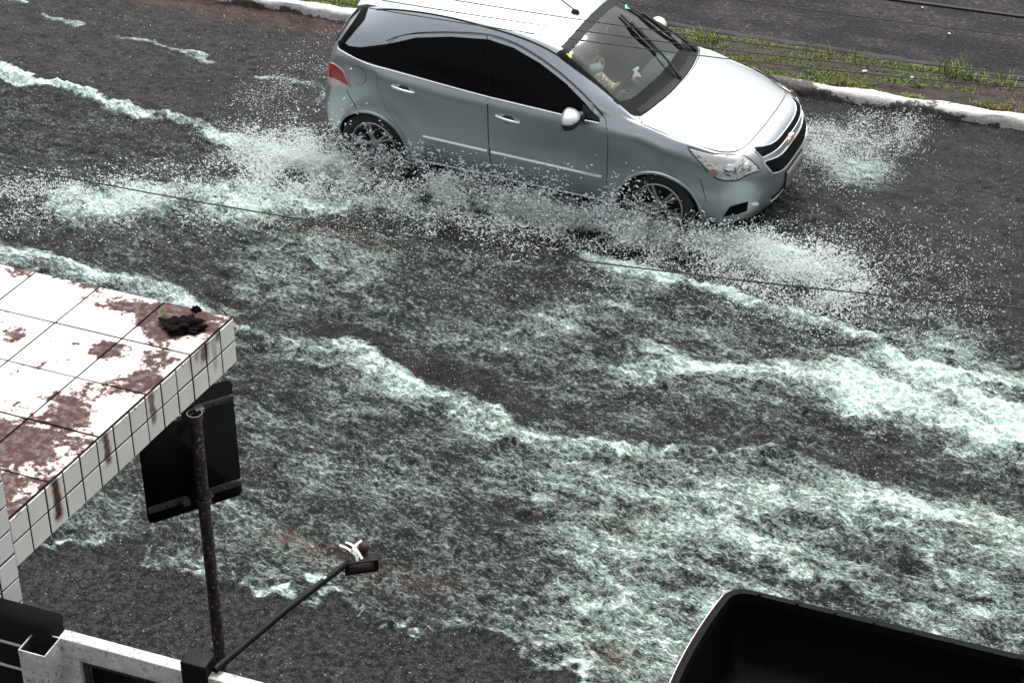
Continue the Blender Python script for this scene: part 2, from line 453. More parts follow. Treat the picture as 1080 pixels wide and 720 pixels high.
bm.to_mesh(me); bm.free(); me.set_sharp_from_angle(angle=R(38))
# dark lining inside the shell
bm = bmesh.new()
vv = [bm.verts.new(v) for v in V]
for f in Fc:
    c = sum((vv[i].co for i in f), Vector())/len(f)
    if -1.5 < c.x < 1.06 and c.z > .75 and not (inpoly(HOLE, c.x, c.y) and c.z > .95): bm.faces.new([vv[i] for i in f])
bmesh.ops.delete(bm, geom=[v for v in bm.verts if not v.link_faces], context='VERTS')
bm.normal_update()
nn = {v: v.normal.copy() for v in bm.verts}
for v in bm.verts: v.co -= nn[v]*.035
bmesh.ops.reverse_faces(bm, faces=bm.faces)
me = bpy.data.meshes.new('cabin_lining'); bm.to_mesh(me); bm.free()
link_mesh('cabin_lining', me, mat('lining_fabric', (.45, .47, .45), .9), car)

# ---- windscreen: dark border, clear pane
glass_m = bpy.data.materials.new('windscreen_glass'); glass_m.use_nodes = True
nb = NB(glass_m); out = nb.nt.nodes['Material Output']
gl = nb.n('ShaderNodeBsdfGlossy'); gl.inputs['Roughness'].default_value = .05
tr = nb.n('ShaderNodeBsdfTransparent'); tr.inputs['Color'].default_value = (.86, .95, .90, 1)
fr = nb.n('ShaderNodeFresnel'); fr.inputs['IOR'].default_value = 1.6
ms = nb.n('ShaderNodeMixShader'); nb.l(fr.outputs[0], ms.inputs[0]); nb.l(tr.outputs[0], ms.inputs[1]); nb.l(gl.outputs[0], ms.inputs[2])
nb.l(ms.outputs[0], out.inputs['Surface'])
frit = mat('windscreen_border', (.005, .005, .006), .45, spec=.12)
cowl_m = mat('cowl_plastic', (.016, .016, .018), .6, spec=.2, bump=.2, bscale=300)
# border as a ring: outer strip quads between the two outlines
def ring_patch(name, PO, PI_, m, off):
    a = smooth_poly(PO, 6, corner=()); b = smooth_poly(PI_, 6)
    n = 160
    def resamp(P):
        P = np.vstack([P, P[:1]]); d = np.r_[0, np.cumsum(np.hypot(*np.diff(P, axis=0).T))]
        return P, d
    bm = bmesh.new(); rows = []
    cx, cy = .68, 0
    def rad(P, ang):
        best = None; dx, dy = math.cos(ang), math.sin(ang)
        for i in range(len(P)):
            p, q = P[i-1], P[i]; ex, ey = q-p; den = dx*ey-dy*ex
            if abs(den) < 1e-12: continue
            t = ((p[0]-cx)*ey-(p[1]-cy)*ex)/den; u = ((p[0]-cx)*dy-(p[1]-cy)*dx)/den
            if t > 0 and -1e-6 <= u <= 1+1e-6: best = t if best is None else max(best, t)
        return best
    for k in range(n):
        ang = 2*PI*k/n; r1, r0 = rad(a, ang), rad(b, ang); row = []
        for j in range(7):
            r_ = r0+(r1-r0)*j/6; h, nr_ = top_hit(cx+r_*math.cos(ang), cy+r_*math.sin(ang)); row.append(bm.verts.new(h+nr_*off))
        rows.append(row)
    for k in range(n):
        for j in range(6):
            f = bm.faces.new((rows[k][j], rows[k][j+1], rows[(k+1) % n][j+1], rows[(k+1) % n][j])); f.smooth = True
    return fin(bm, name, m, None, True)
ws = patch('windscreen', smooth_poly(GLASS, 4), top_hit, glass_m, car, .002, .03, .001)
rb = ring_patch('windscreen_border', OUTER, GLASS, frit, .005); rb.parent = ws
# cowl panel below the glass
cw = [(.99, -.64), (1.02, -.50), (1.055, -.28), (1.07, 0)]
cw = cw + [(x, -y) for x, y in cw[-2::-1]]
cw2 = [(1.03, .655), (1.07, .53), (1.11, .3), (1.125, 0)]
cw = cw + cw2 + [(x, -y) for x, y in cw2[-2::-1]]
patch('cowl', cw, top_hit, cowl_m, car, .009, .025, .006)

# ---- bonnet
HOOD = [(1.145, 0), (1.13, -.3), (1.09, -.54), (1.04, -.68), (1.10, -.745), (1.25, -.742), (1.46, -.722), (1.62, -.69), (1.74, -.64), (1.82, -.57), (1.865, -.45), (1.885, -.25), (1.89, 0)]
HOOD = HOOD + [(x, -y) for x, y in HOOD[-2:0:-1]]
gapm = mat('panel_gap', (.006, .006, .006), .8)
patch('bonnet_seal', smooth_poly(HOOD, 3), top_hit, gapm, car, .0012, .035, .002, grow=.006)
bonnet = patch('bonnet', smooth_poly(HOOD, 3), top_hit, paint, car, .005, .03, .004)

# ---- doors, windows
FD = [(-.295, 1.392), (-.06, 1.365), (.18, 1.288), (.43, 1.175), (.63, 1.072), (.79, .96), (.833, .84), (.838, .60), (.83, .34), (.80, .27), (-.172, .27), (-.185, .6), (-.205, .96)]
RD = [(-.303, 1.392), (-.6, 1.365), (-.9, 1.312), (-1.06, 1.265), (-1.15, 1.19), (-1.185, 1.06), (-1.205, .92), (-1.16, .78), (-1.08, .64), (-.93, .45), (-.90, .27), (-.182, .27), (-.195, .6), (-.215, .96)]
FW = [(-.275, 1.365), (-.06, 1.338), (.18, 1.262), (.43, 1.148), (.61, 1.045), (.70, .975), (.745, .938), (.41, .947), (-.195, .968)]
RW = [(-.285, 1.365), (-.6, 1.338), (-.9, 1.283), (-1.13, 1.20), (-1.19, 1.165), (-1.175, 1.032), (-.70, .998), (-.207, .968)]
QW = [(-1.20, 1.165), (-1.39, 1.128), (-1.50, 1.118), (-1.575, 1.14), (-1.612, 1.118), (-1.58, 1.098), (-1.40, 1.062), (-1.185, 1.032)]
SUR = [(-.28, 1.371), (-.06, 1.344), (.18, 1.268), (.43, 1.154), (.61, 1.052), (.705, .98), (.755, .932), (.41, .941), (-.2, .962), (-.7, .992), (-1.18, 1.026), (-1.4, 1.056), (-1.58, 1.092), (-1.622, 1.118), (-1.58, 1.148), (-1.50, 1.124), (-1.39, 1.134), (-1.13, 1.206), (-.9, 1.289), (-.6, 1.344)]
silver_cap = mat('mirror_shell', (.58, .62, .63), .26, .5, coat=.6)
for sg, mir in ((-1, False), (1, True)):
    hit = side_hit
    def hb(x, z, o=.006):
        h, n = side_hit(x, z); h = h+n*o
        return Vector((h.x, h.y*(-1 if mir else 1), h.z))
    for nm, P, WN, hx, hzv in (('front_door', FD, FW, -.02, .815), ('rear_door', RD, RW, -.955, .885)):
        patch('door_seal', smooth_poly(P, 3, corner=(10,)), hit, gapm, car, .001, .06, .002, mirror=mir, grow=.005)
        dr = patch(nm, smooth_poly(P, 3, corner=(10,)), hit, paint, car, .004, .045, .003, mirror=mir)
        patch('window', WN, hit, black_gloss, dr, .0085, .05, .003, mirror=mir)
        # handle: dark cup and bar
        cupb = [(hx+.055*math.cos(a), hzv+.032*math.sin(a)) for a in np.linspace(0, 2*PI, 24, endpoint=False)]
        patch('handle_cup', cupb, hit, mat('handle_shade', (.05, .055, .06), .5, .3), dr, .0055, .012, .002, mirror=mir)
        bm = bmesh.new(); n_ = 9
        pts = []
        for k in range(n_):
            u = k/(n_-1); q = hb(hx-.105+.21*u, hzv+.012-.022*u, .010+.022*math.sin(PI*u)**.6); pts.append(q)
        tube(bm, pts, [.010]+[.0135]*(n_-2)+[.010], 10)
        fin(bm, 'handle', silver_cap, dr, True)
        # side moulding
        x0, x1 = ((-.165, .80) if nm == 'front_door' else (-.78, -.20))
        pts = [hb(x0+(x1-x0)*k/12, .50-.02*(x0+(x1-x0)*k/12+.78)/1.5, .006) for k in range(13)]
        bm = bmesh.new(); tube(bm, pts, .019, 10, flat=.75, up=(0, 0, 1)); fin(bm, 'side_moulding', silver_cap, dr, True)
    patch('window_surround', SUR, hit, frit, car, .0062, .05, .003, mirror=mir)
    patch('quarter_window', QW, hit, black_gloss, car, .0085, .03, .003, mirror=mir)
    # added strip for the belt-shoulder paint highlight; upper frame of the side windows
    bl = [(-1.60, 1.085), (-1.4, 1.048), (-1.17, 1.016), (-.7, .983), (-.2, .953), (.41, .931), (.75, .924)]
    bm = bmesh.new(); tube(bm, [hb(x, z, .002) for x, z in catmull(bl, 6)], .0075, 8); fin(bm, 'belt_highlight', silver_cap, car, True)
    fr_ = [(-1.16, 1.222), (-1.08, 1.262), (-.9, 1.322), (-.6, 1.376), (-.3, 1.402), (-.06, 1.376), (.18, 1.30), (.43, 1.187), (.63, 1.085), (.77, .99)]
    bm = bmesh.new(); tube(bm, [hb(x, z, .000) for x, z in catmull(fr_, 6)], .0045, 8); fin(bm, 'window_frame', gapm, car, True)
    # roof gutter
    g = []
    for x in np.linspace(-1.33, .30, 40):
        y = pchip([-1.33, -.65, -.2, .1, .3], [-.535, -.565, -.578, -.583, -.59], x); h, n = top_hit(float(x), float(y)); g.append(Vector((h.x, h.y*(-1 if mir else 1), h.z+.001)))
    bm = bmesh.new(); tube(bm, g, .0075, 8); fin(bm, 'roof_gutter', gapm, car, True)
    # sill strip, bright
    bm = bmesh.new(); tube(bm, [hb(x, .255, .012) for x in np.linspace(-.86, .84, 16)], .010, 8); fin(bm, 'sill_strip', silver_cap, car, True)
    # arch lip
    for ax in (-1.27, 1.27):
        pts = []
        for a in np.linspace(R(-12), R(192), 50):
            x, z = ax+.350*math.cos(a), .27+.350*math.sin(a)
            h, n = side_hit(x, z)
            if h is None: continue
            pts.append(Vector((h.x, h.y*(-1 if mir else 1)+(.004*(1 if mir else -1)), h.z)))
        bm = bmesh.new(); tube(bm, pts, .014, 8); fin(bm, 'arch_lip', paint, car, True)
    # wing joint lines: bumper / wing and tailgate quarter
    for L in ([(1.60, .62), (1.635, .52), (1.655, .42)], [(-1.50, .76), (-1.47, .70), (-1.40, .62)]):
        bm = bmesh.new(); tube(bm, [hb(x, z, .0005) for x, z in catmull(L, 5)], .003, 6); fin(bm, 'panel_joint', gapm, car, True)
    # mirrors
    mr_ = bpy.data.objects.new('wing_mirror', None); 
    bm = bmesh.new()
    b2 = bmesh.new(); bmesh.ops.create_uvsphere(b2, u_segments=48, v_segments=48, radius=1)
    for v in b2.verts:
        x, y, z = v.co
        if x < 0: x *= .45
        k = 1-.18*y
        v.co = Vector((x*.105, y*.135, z*.078*k))
    top = b2.copy(); bot = b2
    for f in [f for f in bot.faces if f.calc_center_median().z > .022+.12*f.calc_center_median().y]: bot.faces.remove(f)
    for f in [f for f in top.faces if f.calc_center_median().z <= .022+.12*f.calc_center_median().y]: top.faces.remove(f)
    for bb in (top, bot): bmesh.ops.delete(bb, geom=[v for v in bb.verts if not v.link_faces], context='VERTS')
    Mm = Matrix.Translation((.535, sg*.935, .985)) @ Matrix.Rotation(sg*R(-14), 4, 'Z') @ Matrix.Scale(-sg if sg > 0 else 1, 4, (0, 1, 0))
    bm1 = bmesh.new(); add(bm1, top, Mm); cap = fin(bm1, 'mirror_cap', silver_cap, car, True, 80)
    bm2 = bmesh.new(); add(bm2, bot, Mm)
    tube(bm2, [(.60, sg*.80, .955), (.575, sg*.84, .955), (.55, sg*.88, .96)], [.045, .035, .03], 10)
    fin(bm2, 'mirror_base', black_plastic, cap, True, 60)
    # black corner sail the mirror stands on
    patch('mirror_sail', [(.60, .948), (.752, .940), (.742, .965), (.60, 1.045)], side_hit, black_plastic, car, .011, .03, .004, mirror=mir)

# fuel flap on the near flank
cp = [(-1.385+.08*math.cos(a), .915+.075*math.sin(a)) for a in np.linspace(0, 2*PI, 40, endpoint=False)]
patch('fuel_flap_gap', cp, side_hit, gapm, car, .0008, .02, .002, grow=.004)
ff = patch('fuel_flap', cp, side_hit, paint, car, .003, .02, .003)
h, n = side_hit(-1.445, .955); bm = bmesh.new(); b2 = bmesh.new(); bmesh.ops.create_icosphere(b2, subdivisions=2, radius=.014); add(bm, b2, Matrix.Translation(h+n*.004)); fin(bm, 'flap_catch', chrome, ff, True)

# ---- lamps
lamp_refl = mat('lamp_reflector', (.86, .85, .82), .18, .75, bump=1.0, bscale=9)
lamp_refl.node_tree.nodes['Bump'].inputs['Distance'].default_value = .06
lamp_glass = bpy.data.materials.new('lamp_lens'); lamp_glass.use_nodes = True
nb = NB(lamp_glass); out = nb.nt.nodes['Material Output']
gl = nb.n('ShaderNodeBsdfGlossy'); gl.inputs['Roughness'].default_value = .04
tr = nb.n('ShaderNodeBsdfTransparent'); tr.inputs['Color'].default_value = (.98, .98, .98, 1)
fr = nb.n('ShaderNodeFresnel'); fr.inputs['IOR'].default_value = 1.5
ms = nb.n('ShaderNodeMixShader'); nb.l(fr.outputs[0], ms.inputs[0]); nb.l(tr.outputs[0], ms.inputs[1]); nb.l(gl.outputs[0], ms.inputs[2]); nb.l(ms.outputs[0], out.inputs['Surface'])
lamp_dark = mat('lamp_housing', (.05, .05, .05), .4)
lamp_white = mat('lamp_white', (.88, .88, .86), .15)
amber = mat('indicator_lens', (.42, .36, .28), .25)
HL = [c5(*p) for p in [(247, 186), (330, 212), (420, 232), (545, 238), (590, 246), (640, 285), (683, 335), (600, 362), (540, 392), (450, 392), (390, 362), (345, 315), (300, 265), (262, 225)]]
EYE = [c5(497+47*math.cos(a), 335+42*math.sin(a)) for a in np.linspace(0, 2*PI, 20, endpoint=False)]
EYE2 = [c5(590+42*math.cos(a), 318+34*math.sin(a)) for a in np.linspace(0, 2*PI, 20, endpoint=False)]
STR = [c5(*p) for p in [(262, 208), (330, 226), (420, 250), (520, 262), (560, 258), (520, 285), (470, 300), (400, 275), (320, 248)]]
BULB = [c5(400+30*math.cos(a), 345+22*math.sin(a)) for a in np.linspace(0, 2*PI, 12, endpoint=False)]
for mir in (False, True):
    hl = patch('headlight', smooth_poly(HL, 3, corner=(0, 6)), cam_hit, lamp_dark, car, .004, 1.6, .004, mirror=mir)
    patch('reflector', smooth_poly(HL, 3, corner=(0, 6)), cam_hit, lamp_refl, hl, .0065, 1.6, .001, mirror=mir, grow=-1.7)
    patch('light_guide', STR, cam_hit, lamp_white, hl, .0085, 1.0, .002, mirror=mir)
    for (eu, ev, er, em_) in ((497, 330, .052, chrome), (592, 316, .040, chrome)):
        eh, en = cam_hit(*c5(eu, ev)); bm = bmesh.new(); b2 = bmesh.new(); bmesh.ops.create_uvsphere(b2, u_segments=28, v_segments=14, radius=1)
        for vq in b2.verts: vq.co = Vector((vq.co.x*er, vq.co.y*er, max(0, vq.co.z)*er*.42))
        add(bm, b2, Matrix.Translation(eh+en*.006) @ en.to_track_quat('Z', 'Y').to_matrix().to_4x4())
        if mir:
            for vq in bm.verts: vq.co.y = -vq.co.y
        fin(bm, 'projector', em_, hl, True, 80)
    patch('indicator', BULB, cam_hit, amber, hl, .008, .8, .002, mirror=mir)
    patch('lens', smooth_poly(HL, 3, corner=(0, 6)), cam_hit, lamp_glass, hl, .031, 1.6, .001, mirror=mir)
TL = [c1(*p) for p in [(98, 234), (125, 246), (152, 268), (166, 296), (179, 330), (140, 327), (101, 322), (98, 280)]]
TLR = [c1(*p) for p in [(100, 238), (125, 249), (150, 270), (164, 298), (175, 326), (140, 305), (101, 290)]]
red = mat('red_lens', (.30, .006, .012), .12, coat=.5); clear = mat('clear_lens', (.62, .45, .45), .15, coat=.5)
for mir in (False, True):
    tl = patch('tail_light', smooth_poly(TL, 3, corner=(0, 4)), cam_hit, clear, car, .010, 1.2, .012, mirror=mir)
    patch('red_lens', TLR, cam_hit, red, tl, .0125, 1.0, .002, mirror=mir)
    for k in range(4):
        a = [c1(104+k*4, 250+k*13), c1(150+k*8, 277+k*13)]
        pts = line3([a[0], a[1]], .013, 6)
        if mir: pts = [Vector((p.x, -p.y, p.z)) for p in pts]
        if len(pts) > 2:
            bm = bmesh.new(); tube(bm, pts, .0025, 6); fin(bm, 'lens_rib', mat('lens_rib', (.36, .05, .06), .2), tl, True)

# ---- front: grille openings, bar, intake, fog recesses, plate, emblem
mesh_m = mat('grille_mesh', (.003, .003, .0035), .6, spec=.08, bump=1.0, bscale=120)
GU = [(-.50, .792), (-.49, .742), (-.25, .725), (0, .722)]; GU2 = [(0, .772), (-.25, .778), (-.47, .808)]
GU = GU + [(-y, z) for y, z in GU[-2::-1]] + [(-y, z) for y, z in GU2[::-1]] + GU2[1:]
GL_ = [(-.49, .695), (-.44, .60), (-.28, .560), (0, .548)]; GL2 = [(0, .672), (-.25, .676), (-.47, .712)]
GL_ = GL_ + [(-y, z) for y, z in GL_[-2::-1]] + [(-y, z) for y, z in GL2[::-1]] + GL2[1:]
patch('upper_grille', GU, front_hit, mesh_m, car, .004, .02, .003)
patch('lower_grille', GL_, front_hit, mesh_m, car, .004, .02, .003)
for P, nm in ((GU, 'a'), (GL_, 'b')):
    pts = [front_hit(*p)[0]+front_hit(*p)[1]*.003 for p in smooth_poly(P, 3)]
    bm = bmesh.new(); tube(bm, pts+[pts[0]], .006, 6, cap=False); fin(bm, 'grille_surround', silver_cap, car, True)
LI = [(-.42, .375), (-.36, .30), (0, .285), (.36, .30), (.42, .375), (0, .368)]
patch('air_intake', LI, front_hit, mesh_m, car, .003, .025, .003)
bm = bmesh.new(); tube(bm, [front_hit(y, .33)[0]+front_hit(y, .33)[1]*.006 for y in np.linspace(-.40, .40, 15)], .008, 8); fin(bm, 'intake_bar', silver_cap, car, True)
FG = [(1.80, .30), (1.83, .385), (1.90, .41), (1.965, .405), (1.945, .33)]
for mir in (False, True):
    fg = patch('fog_recess', [c2(*p) for p in [(527, 657), (546, 628), (602, 612), (598, 640), (570, 650)]], cam_hit, mesh_m, car, .004, 1.0, .003, mirror=mir)
    patch('fog_lamp', [c2(622+12*math.cos(a), 618+6*math.sin(a)) for a in np.linspace(0, 2*PI, 12, endpoint=False)], cam_hit, lamp_white, fg, .006, .6, .002, mirror=mir)
# number plate with worn, unreadable marks
pl_m = mat('plate_grey', (.26, .25, .24), .5, var=.4, vscale=40); pl_k = mat('plate_mark', (.03, .03, .03), .5)
h, n = front_hit(0, .44); pcx = h.x+.012
bm = bmesh.new(); box(bm, (pcx, 0, .435), (.014, .40, .13), bev=.003); plate = fin(bm, 'number_plate', pl_m, car, True)
bm = bmesh.new(); box(bm, (pcx-.012, 0, .435), (.02, .43, .155), bev=.003); fin(bm, 'plate_holder', black_plastic, plate, True)
rr = random.Random(3)
for k in range(7):
    y = .155-.05*k-(.015 if k > 2 else 0); bm = bmesh.new(); z0 = .425; w_ = rr.uniform(.020, .030)
    if rr.random() < .6: box(bm, (pcx+.0085, y+w_/2, z0), (.003, .009, .06))
    else: box(bm, (pcx+.0085, y, z0), (.003, .009, .06))
    box(bm, (pcx+.0088, y, z0+rr.choice((-.025, .025, 0))), (.0031, w_, .010))
    fin(bm, 'plate_mark', pl_k, plate)
# bow-tie shaped emblem, gold in a chrome rim, on the bar between the openings
h, n = front_hit(0, .70)
def bow(sx, sz, d):
    P = [(-.075, .0), (-.06, .022), (-.028, .022), (-.022, .034), (.028, .034), (.022, .022), (.06, .022), (.075, 0), (.06, -.022), (.028, -.022), (.022, -.034), (-.028, -.034), (-.022, -.022), (-.06, -.022)]
    bm = bmesh.new(); f1 = [bm.verts.new((h.x+d, y*sx, .70+z*sz)) for y, z in P]; f0 = [bm.verts.new((h.x-.02, y*sx, .70+z*sz)) for y, z in P]
    bm.faces.new(f1); m_ = len(P)
    for i in range(m_): bm.faces.new((f1[i], f0[i], f0[(i+1) % m_], f1[(i+1) % m_]))
    return bm
em = fin(bow(1.0, 1.05, .014), 'emblem', chrome, car)
fin(bow(.86, .78, .018), 'emblem_face', mat('emblem_gold', (.60, .28, .13), .3, .7), em)

# ---- tailgate glass, spoiler
RG = [(-.62, 1.085), (-.50, 1.345), (0, 1.365), (.50, 1.345), (.62, 1.085), (0, 1.075)]
patch('rear_window', RG, rear_hit, black_gloss, car, .006, .04, .003)
for mir in (False, True):
    patch('rear_quarter_glass', [c3(*p) for p in [(107, 189), (127, 193), (168, 142), (217, 84), (236, 26), (242, 1), (224, 1), (214, 30), (180, 80), (132, 150)]], cam_hit, frit, car, .006, 1.2, .003, mirror=mir)
rz = [top_hit(-1.40, y) for y in np.linspace(-.50, .50, 21)]
bm = bmesh.new(); ra = []
for k, (h, n) in enumerate(rz):
    y = h.y; xe = -1.575+.05*(y/.5)**2
    ra.append([bm.verts.new(Vector(q)) for q in ((-1.34, y, top_hit(-1.34, y)[0].z+.002), (-1.44, y, top_hit(-1.40, y)[0].z+.014), (xe, y*1.02, top_hit(-1.40, y)[0].z-.012), (xe+.005, y*1.02, top_hit(-1.40, y)[0].z-.04), (-1.42, y, top_hit(-1.40, y)[0].z-.05))])
for a, b in zip(ra, ra[1:]):
    for k in range(5): bm.faces.new((a[k], a[(k+1) % 5], b[(k+1) % 5], b[k]))
bm.faces.new(ra[0]); bm.faces.new(ra[-1][::-1])
fin(bm, 'roof_spoiler', paint, car, True, 50)

# ---- aerial
h, n = top_hit(.20, 0)
ah = Vector((.22, -.05, top_hit(.22, -.05)[0].z))
bm = bmesh.new(); b2 = bmesh.new(); bmesh.ops.create_uvsphere(b2, u_segments=16, v_segments=8, radius=.035)
for v in b2.verts: v.co = Vector((v.co.x*1.1, v.co.y*.6, max(0, v.co.z)*1.0))
add(bm, b2, Matrix.Translation(ah)); tube(bm, [ah+Vector((0, 0, .02)), ah+Vector((-.30, 0, .19)), ah+Vector((-.55, 0, .33))], [.006, .0045, .003], 6)
fin(bm, 'aerial', black_plastic, car, True)

# ---- wipers
def wiper(pivot, elbow, b0, b1, top=False):
    bm = bmesh.new()
    def P(p, o):
        h, n = top_hit(*p) if top else cam_hit(*c4(*p)); return h+n*o
    tube(bm, [P(pivot, .02), P(((pivot[0]*2+elbow[0])/3, (pivot[1]*2+elbow[1])/3), .035), P(elbow, .04)], [.017, .011, .008], 6)
    n_ = 10
    tube(bm, [P((b0[0]+(b1[0]-b0[0])*k/n_, b0[1]+(b1[1]-b0[1])*k/n_), .018) for k in range(n_+1)], .010, 6)
    e = .28; q = lambda t: P((b0[0]+(b1[0]-b0[0])*t, b0[1]+(b1[1]-b0[1])*t), .034)
    tube(bm, [q(.25), q(.42), q(.5), q(.75)], [.008, .018, .018, .008], 6)
    return fin(bm, 'wiper', black_plastic, car, True)
wiper((808, 432), (585, 190), (482, 88), (680, 290))
wiper((1.04, .58), (.70, .50), (.45, .50), (.97, .46), True)

# ---- wheels
def wheel(x, sg):
    wr = bpy.data.objects.new('wheel', None)
    bm = bmesh.new()
    M = Matrix.Translation((x, sg*.715, .295)) @ Matrix.Rotation(-sg*PI/2, 4, 'X')
    prof = [(.205, -.085), (.235, -.098), (.275, -.095), (.293, -.078), (.300, -.05), (.300, .05), (.293, .078), (.275, .095), (.235, .098), (.205, .085)]
    lathe(bm, prof, 48, M); ty = fin(bm, 'wheel', rubber, car, True)
    bm = bmesh.new()
    lathe(bm, [(.208, -.08), (.208, .086), (.200, .092), (.190, .086), (.180, .05), (.176, -.02)], 48, M)
    fin(bm, 'rim', alloy, ty, True)
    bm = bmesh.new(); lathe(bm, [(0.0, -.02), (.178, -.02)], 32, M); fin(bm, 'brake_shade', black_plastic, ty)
    bm = bmesh.new()
    lathe(bm, [(0, .072), (.03, .072), (.05, .062), (.055, .03)], 24, M)
    a0 = RNG.uniform(0, 1)
    for k in range(5):
        for dd in (-.13, .13):
            a = a0+2*PI*k/5+dd; a2 = a0+2*PI*k/5+dd*.9
            p0 = M @ Vector((.045*math.cos(a2), .045*math.sin(a2), .058)); p1 = M @ Vector((.12*math.cos(a), .12*math.sin(a), .064)); p2 = M @ Vector((.196*math.cos(a), .196*math.sin(a), .072))
            tube(bm, [p0, p1, p2], [.017, .013, .016], 8)
    fin(bm, 'spokes', alloy, ty, True)
for x in (-1.27, 1.27):
    for sg in (-1, 1): wheel(x, sg)

# ---- cabin: dashboard, seats, steering wheel, mirror
seat_m = mat('seat_fabric', (.34, .37, .35), .9, var=.3, vscale=30); dash_m = mat('dashboard', (.10, .12, .115), .6, bump=.2, bscale=400)
bm = bmesh.new()
sec = [(.70, .70), (.69, .86), (.71, .925), (.77, .945), (.86, .935), (.98, .935), (1.0, .80), (.8, .62)]
ys = np.linspace(-.64, .64, 17); rws = [[bm.verts.new((x+(-.03 if abs(y+.36) < .22 and 0 < i < 3 else 0)-.10*(abs(y)/.64)**3*(i == 5), y, z+(.02 if abs(y+.36) < .2 and i in (2, 3) else 0))) for i, (x, z) in enumerate(sec)] for y in ys]
for a, b in zip(rws, rws[1:]):
    for k in range(len(sec)): bm.faces.new((a[k], a[(k+1) % len(sec)], b[(k+1) % len(sec)], b[k]))
bm.faces.new(rws[0]); bm.faces.new(rws[-1][::-1])
fin(bm, 'dashboard', dash_m, car, True, 50)
for (x, y, wd) in ((-.02, -.37, .50), (-.02, .37, .50), (-.85, 0, 1.2)):
    bm = bmesh.new()
    box(bm, (x+.12, y, .52), (.52, wd, .16), bev=.05, seg=3)
    box(bm, (x-.20, y, .82), (.14, wd*.96, .62), Euler((0, R(-16), 0)).to_matrix(), .05, 3)
    st = fin(bm, 'seat', seat_m, car, True, 60)
    for yy in ([y] if wd < 1 else [-.35, .35]):
        bm = bmesh.new(); box(bm, (x-.30, yy, 1.19), (.10, .26, .17), Euler((0, R(-12), 0)).to_matrix(), .04, 3); fin(bm, 'headrest', seat_m, st, True, 60)
SWC = Vector((.70, -.26, .95)); SWM = Matrix.Translation(SWC) @ Matrix.Rotation(R(-64), 4, 'Y')
bm = bmesh.new()
tube(bm, [SWM @ Vector((.185*math.cos(a), .185*math.sin(a), 0)) for a in np.linspace(0, 2*PI, 41)], .015, 8)
for a in (0, PI, -PI/2): tube(bm, [SWM @ Vector((.185*math.cos(a+PI/2), .185*math.sin(a+PI/2), 0)), SWM @ Vector((0, 0, -.03))], [.014, .022], 6)
lathe(bm, [(0, -.01), (.05, -.012), (.06, -.03), (.045, -.08), (.03, -.25)], 20, SWM)
fin(bm, 'steering_wheel', black_plastic, car, True)
bm = bmesh.new(); box(bm, (.47, 0, 1.30), (.03, .22, .065), Euler((0, R(10), R(12))).to_matrix(), .012, 2); tube(bm, [(.485, 0, 1.31), (.50, 0, 1.365)], .008, 6); fin(bm, 'rear_view_mirror', black_plastic, car, True)
# small square stickers inside the windscreen corners
for (u, v, c) in ((207, 305, (.45, .60, .15)), (524, 40, (.20, .60, .50))):
    h, n = cam_hit(*c4(u, v))
    if h is not None:
        patch('window_sticker', [c4(u+dx*14, v+dy*13) for dx, dy in ((-1, -1), (1, -.7), (1, 1), (-1, .7))], cam_hit, mat('sticker', c, .4), ws, .004, 1.0, .001)
# sheet of white paper lying on the dashboard
pc = [(.60, .03), (.615, .12), (.64, .20), (.66, .17), (.665, .11), (.70, .08), (.735, .03), (.70, .0), (.65, .0)]
bm = bmesh.new(); vs = [bm.verts.new((x+.05, y-.02, .968+.01*math.sin(9*x+7*y))) for x, y in pc]; bm.faces.new(vs)
g = bmesh.ops.extrude_face_region(bm, geom=bm.faces[:]); 
for v in [e for e in g['geom'] if isinstance(e, bmesh.types.BMVert)]: v.co.z += .003
pp = fin(bm, 'paper_sheet', mat('white_paper', (.85, .86, .85), .7)); pp.matrix_world = car_M
tag(pp, 'crumpled white paper sheet lying on the dashboard behind the windscreen', 'paper')
# ------------------------------------------------------------------ road, flood water, kerbs, verge, far carriageway
# kerb front line measured on the photo: t is about 5.1 m from the road origin
KERB_T = np.mean([px_st(u, v, .15)[1] for u, v in ((290, 6), (819, 84), (1080, 126))])
ROADROT = RA
def road_obj(o): o.location = (0, 12.0, 0); o.rotation_euler = (0, 0, ROADROT); return o
def sheet(name, s0, s1, t0, t1, z, m, n=(1, 1)):
    bm = bmesh.new(); g = [[bm.verts.new((s0+(s1-s0)*i/n[0], t0+(t1-t0)*j/n[1], z)) for j in range(n[1]+1)] for i in range(n[0]+1)]
    for i in range(n[0]):
        for j in range(n[1]): bm.faces.new((g[i][j], g[i+1][j], g[i+1][j+1], g[i][j+1]))
    return tag(road_obj(fin(bm, name, m)), kind='structure')

asph = mat('wet_asphalt', (.035, .033, .036), .45, rvar=.15, vscale=3, bump=.6, bscale=90)
sheet('ground', -150, 150, -60, 150, -.05, asph)

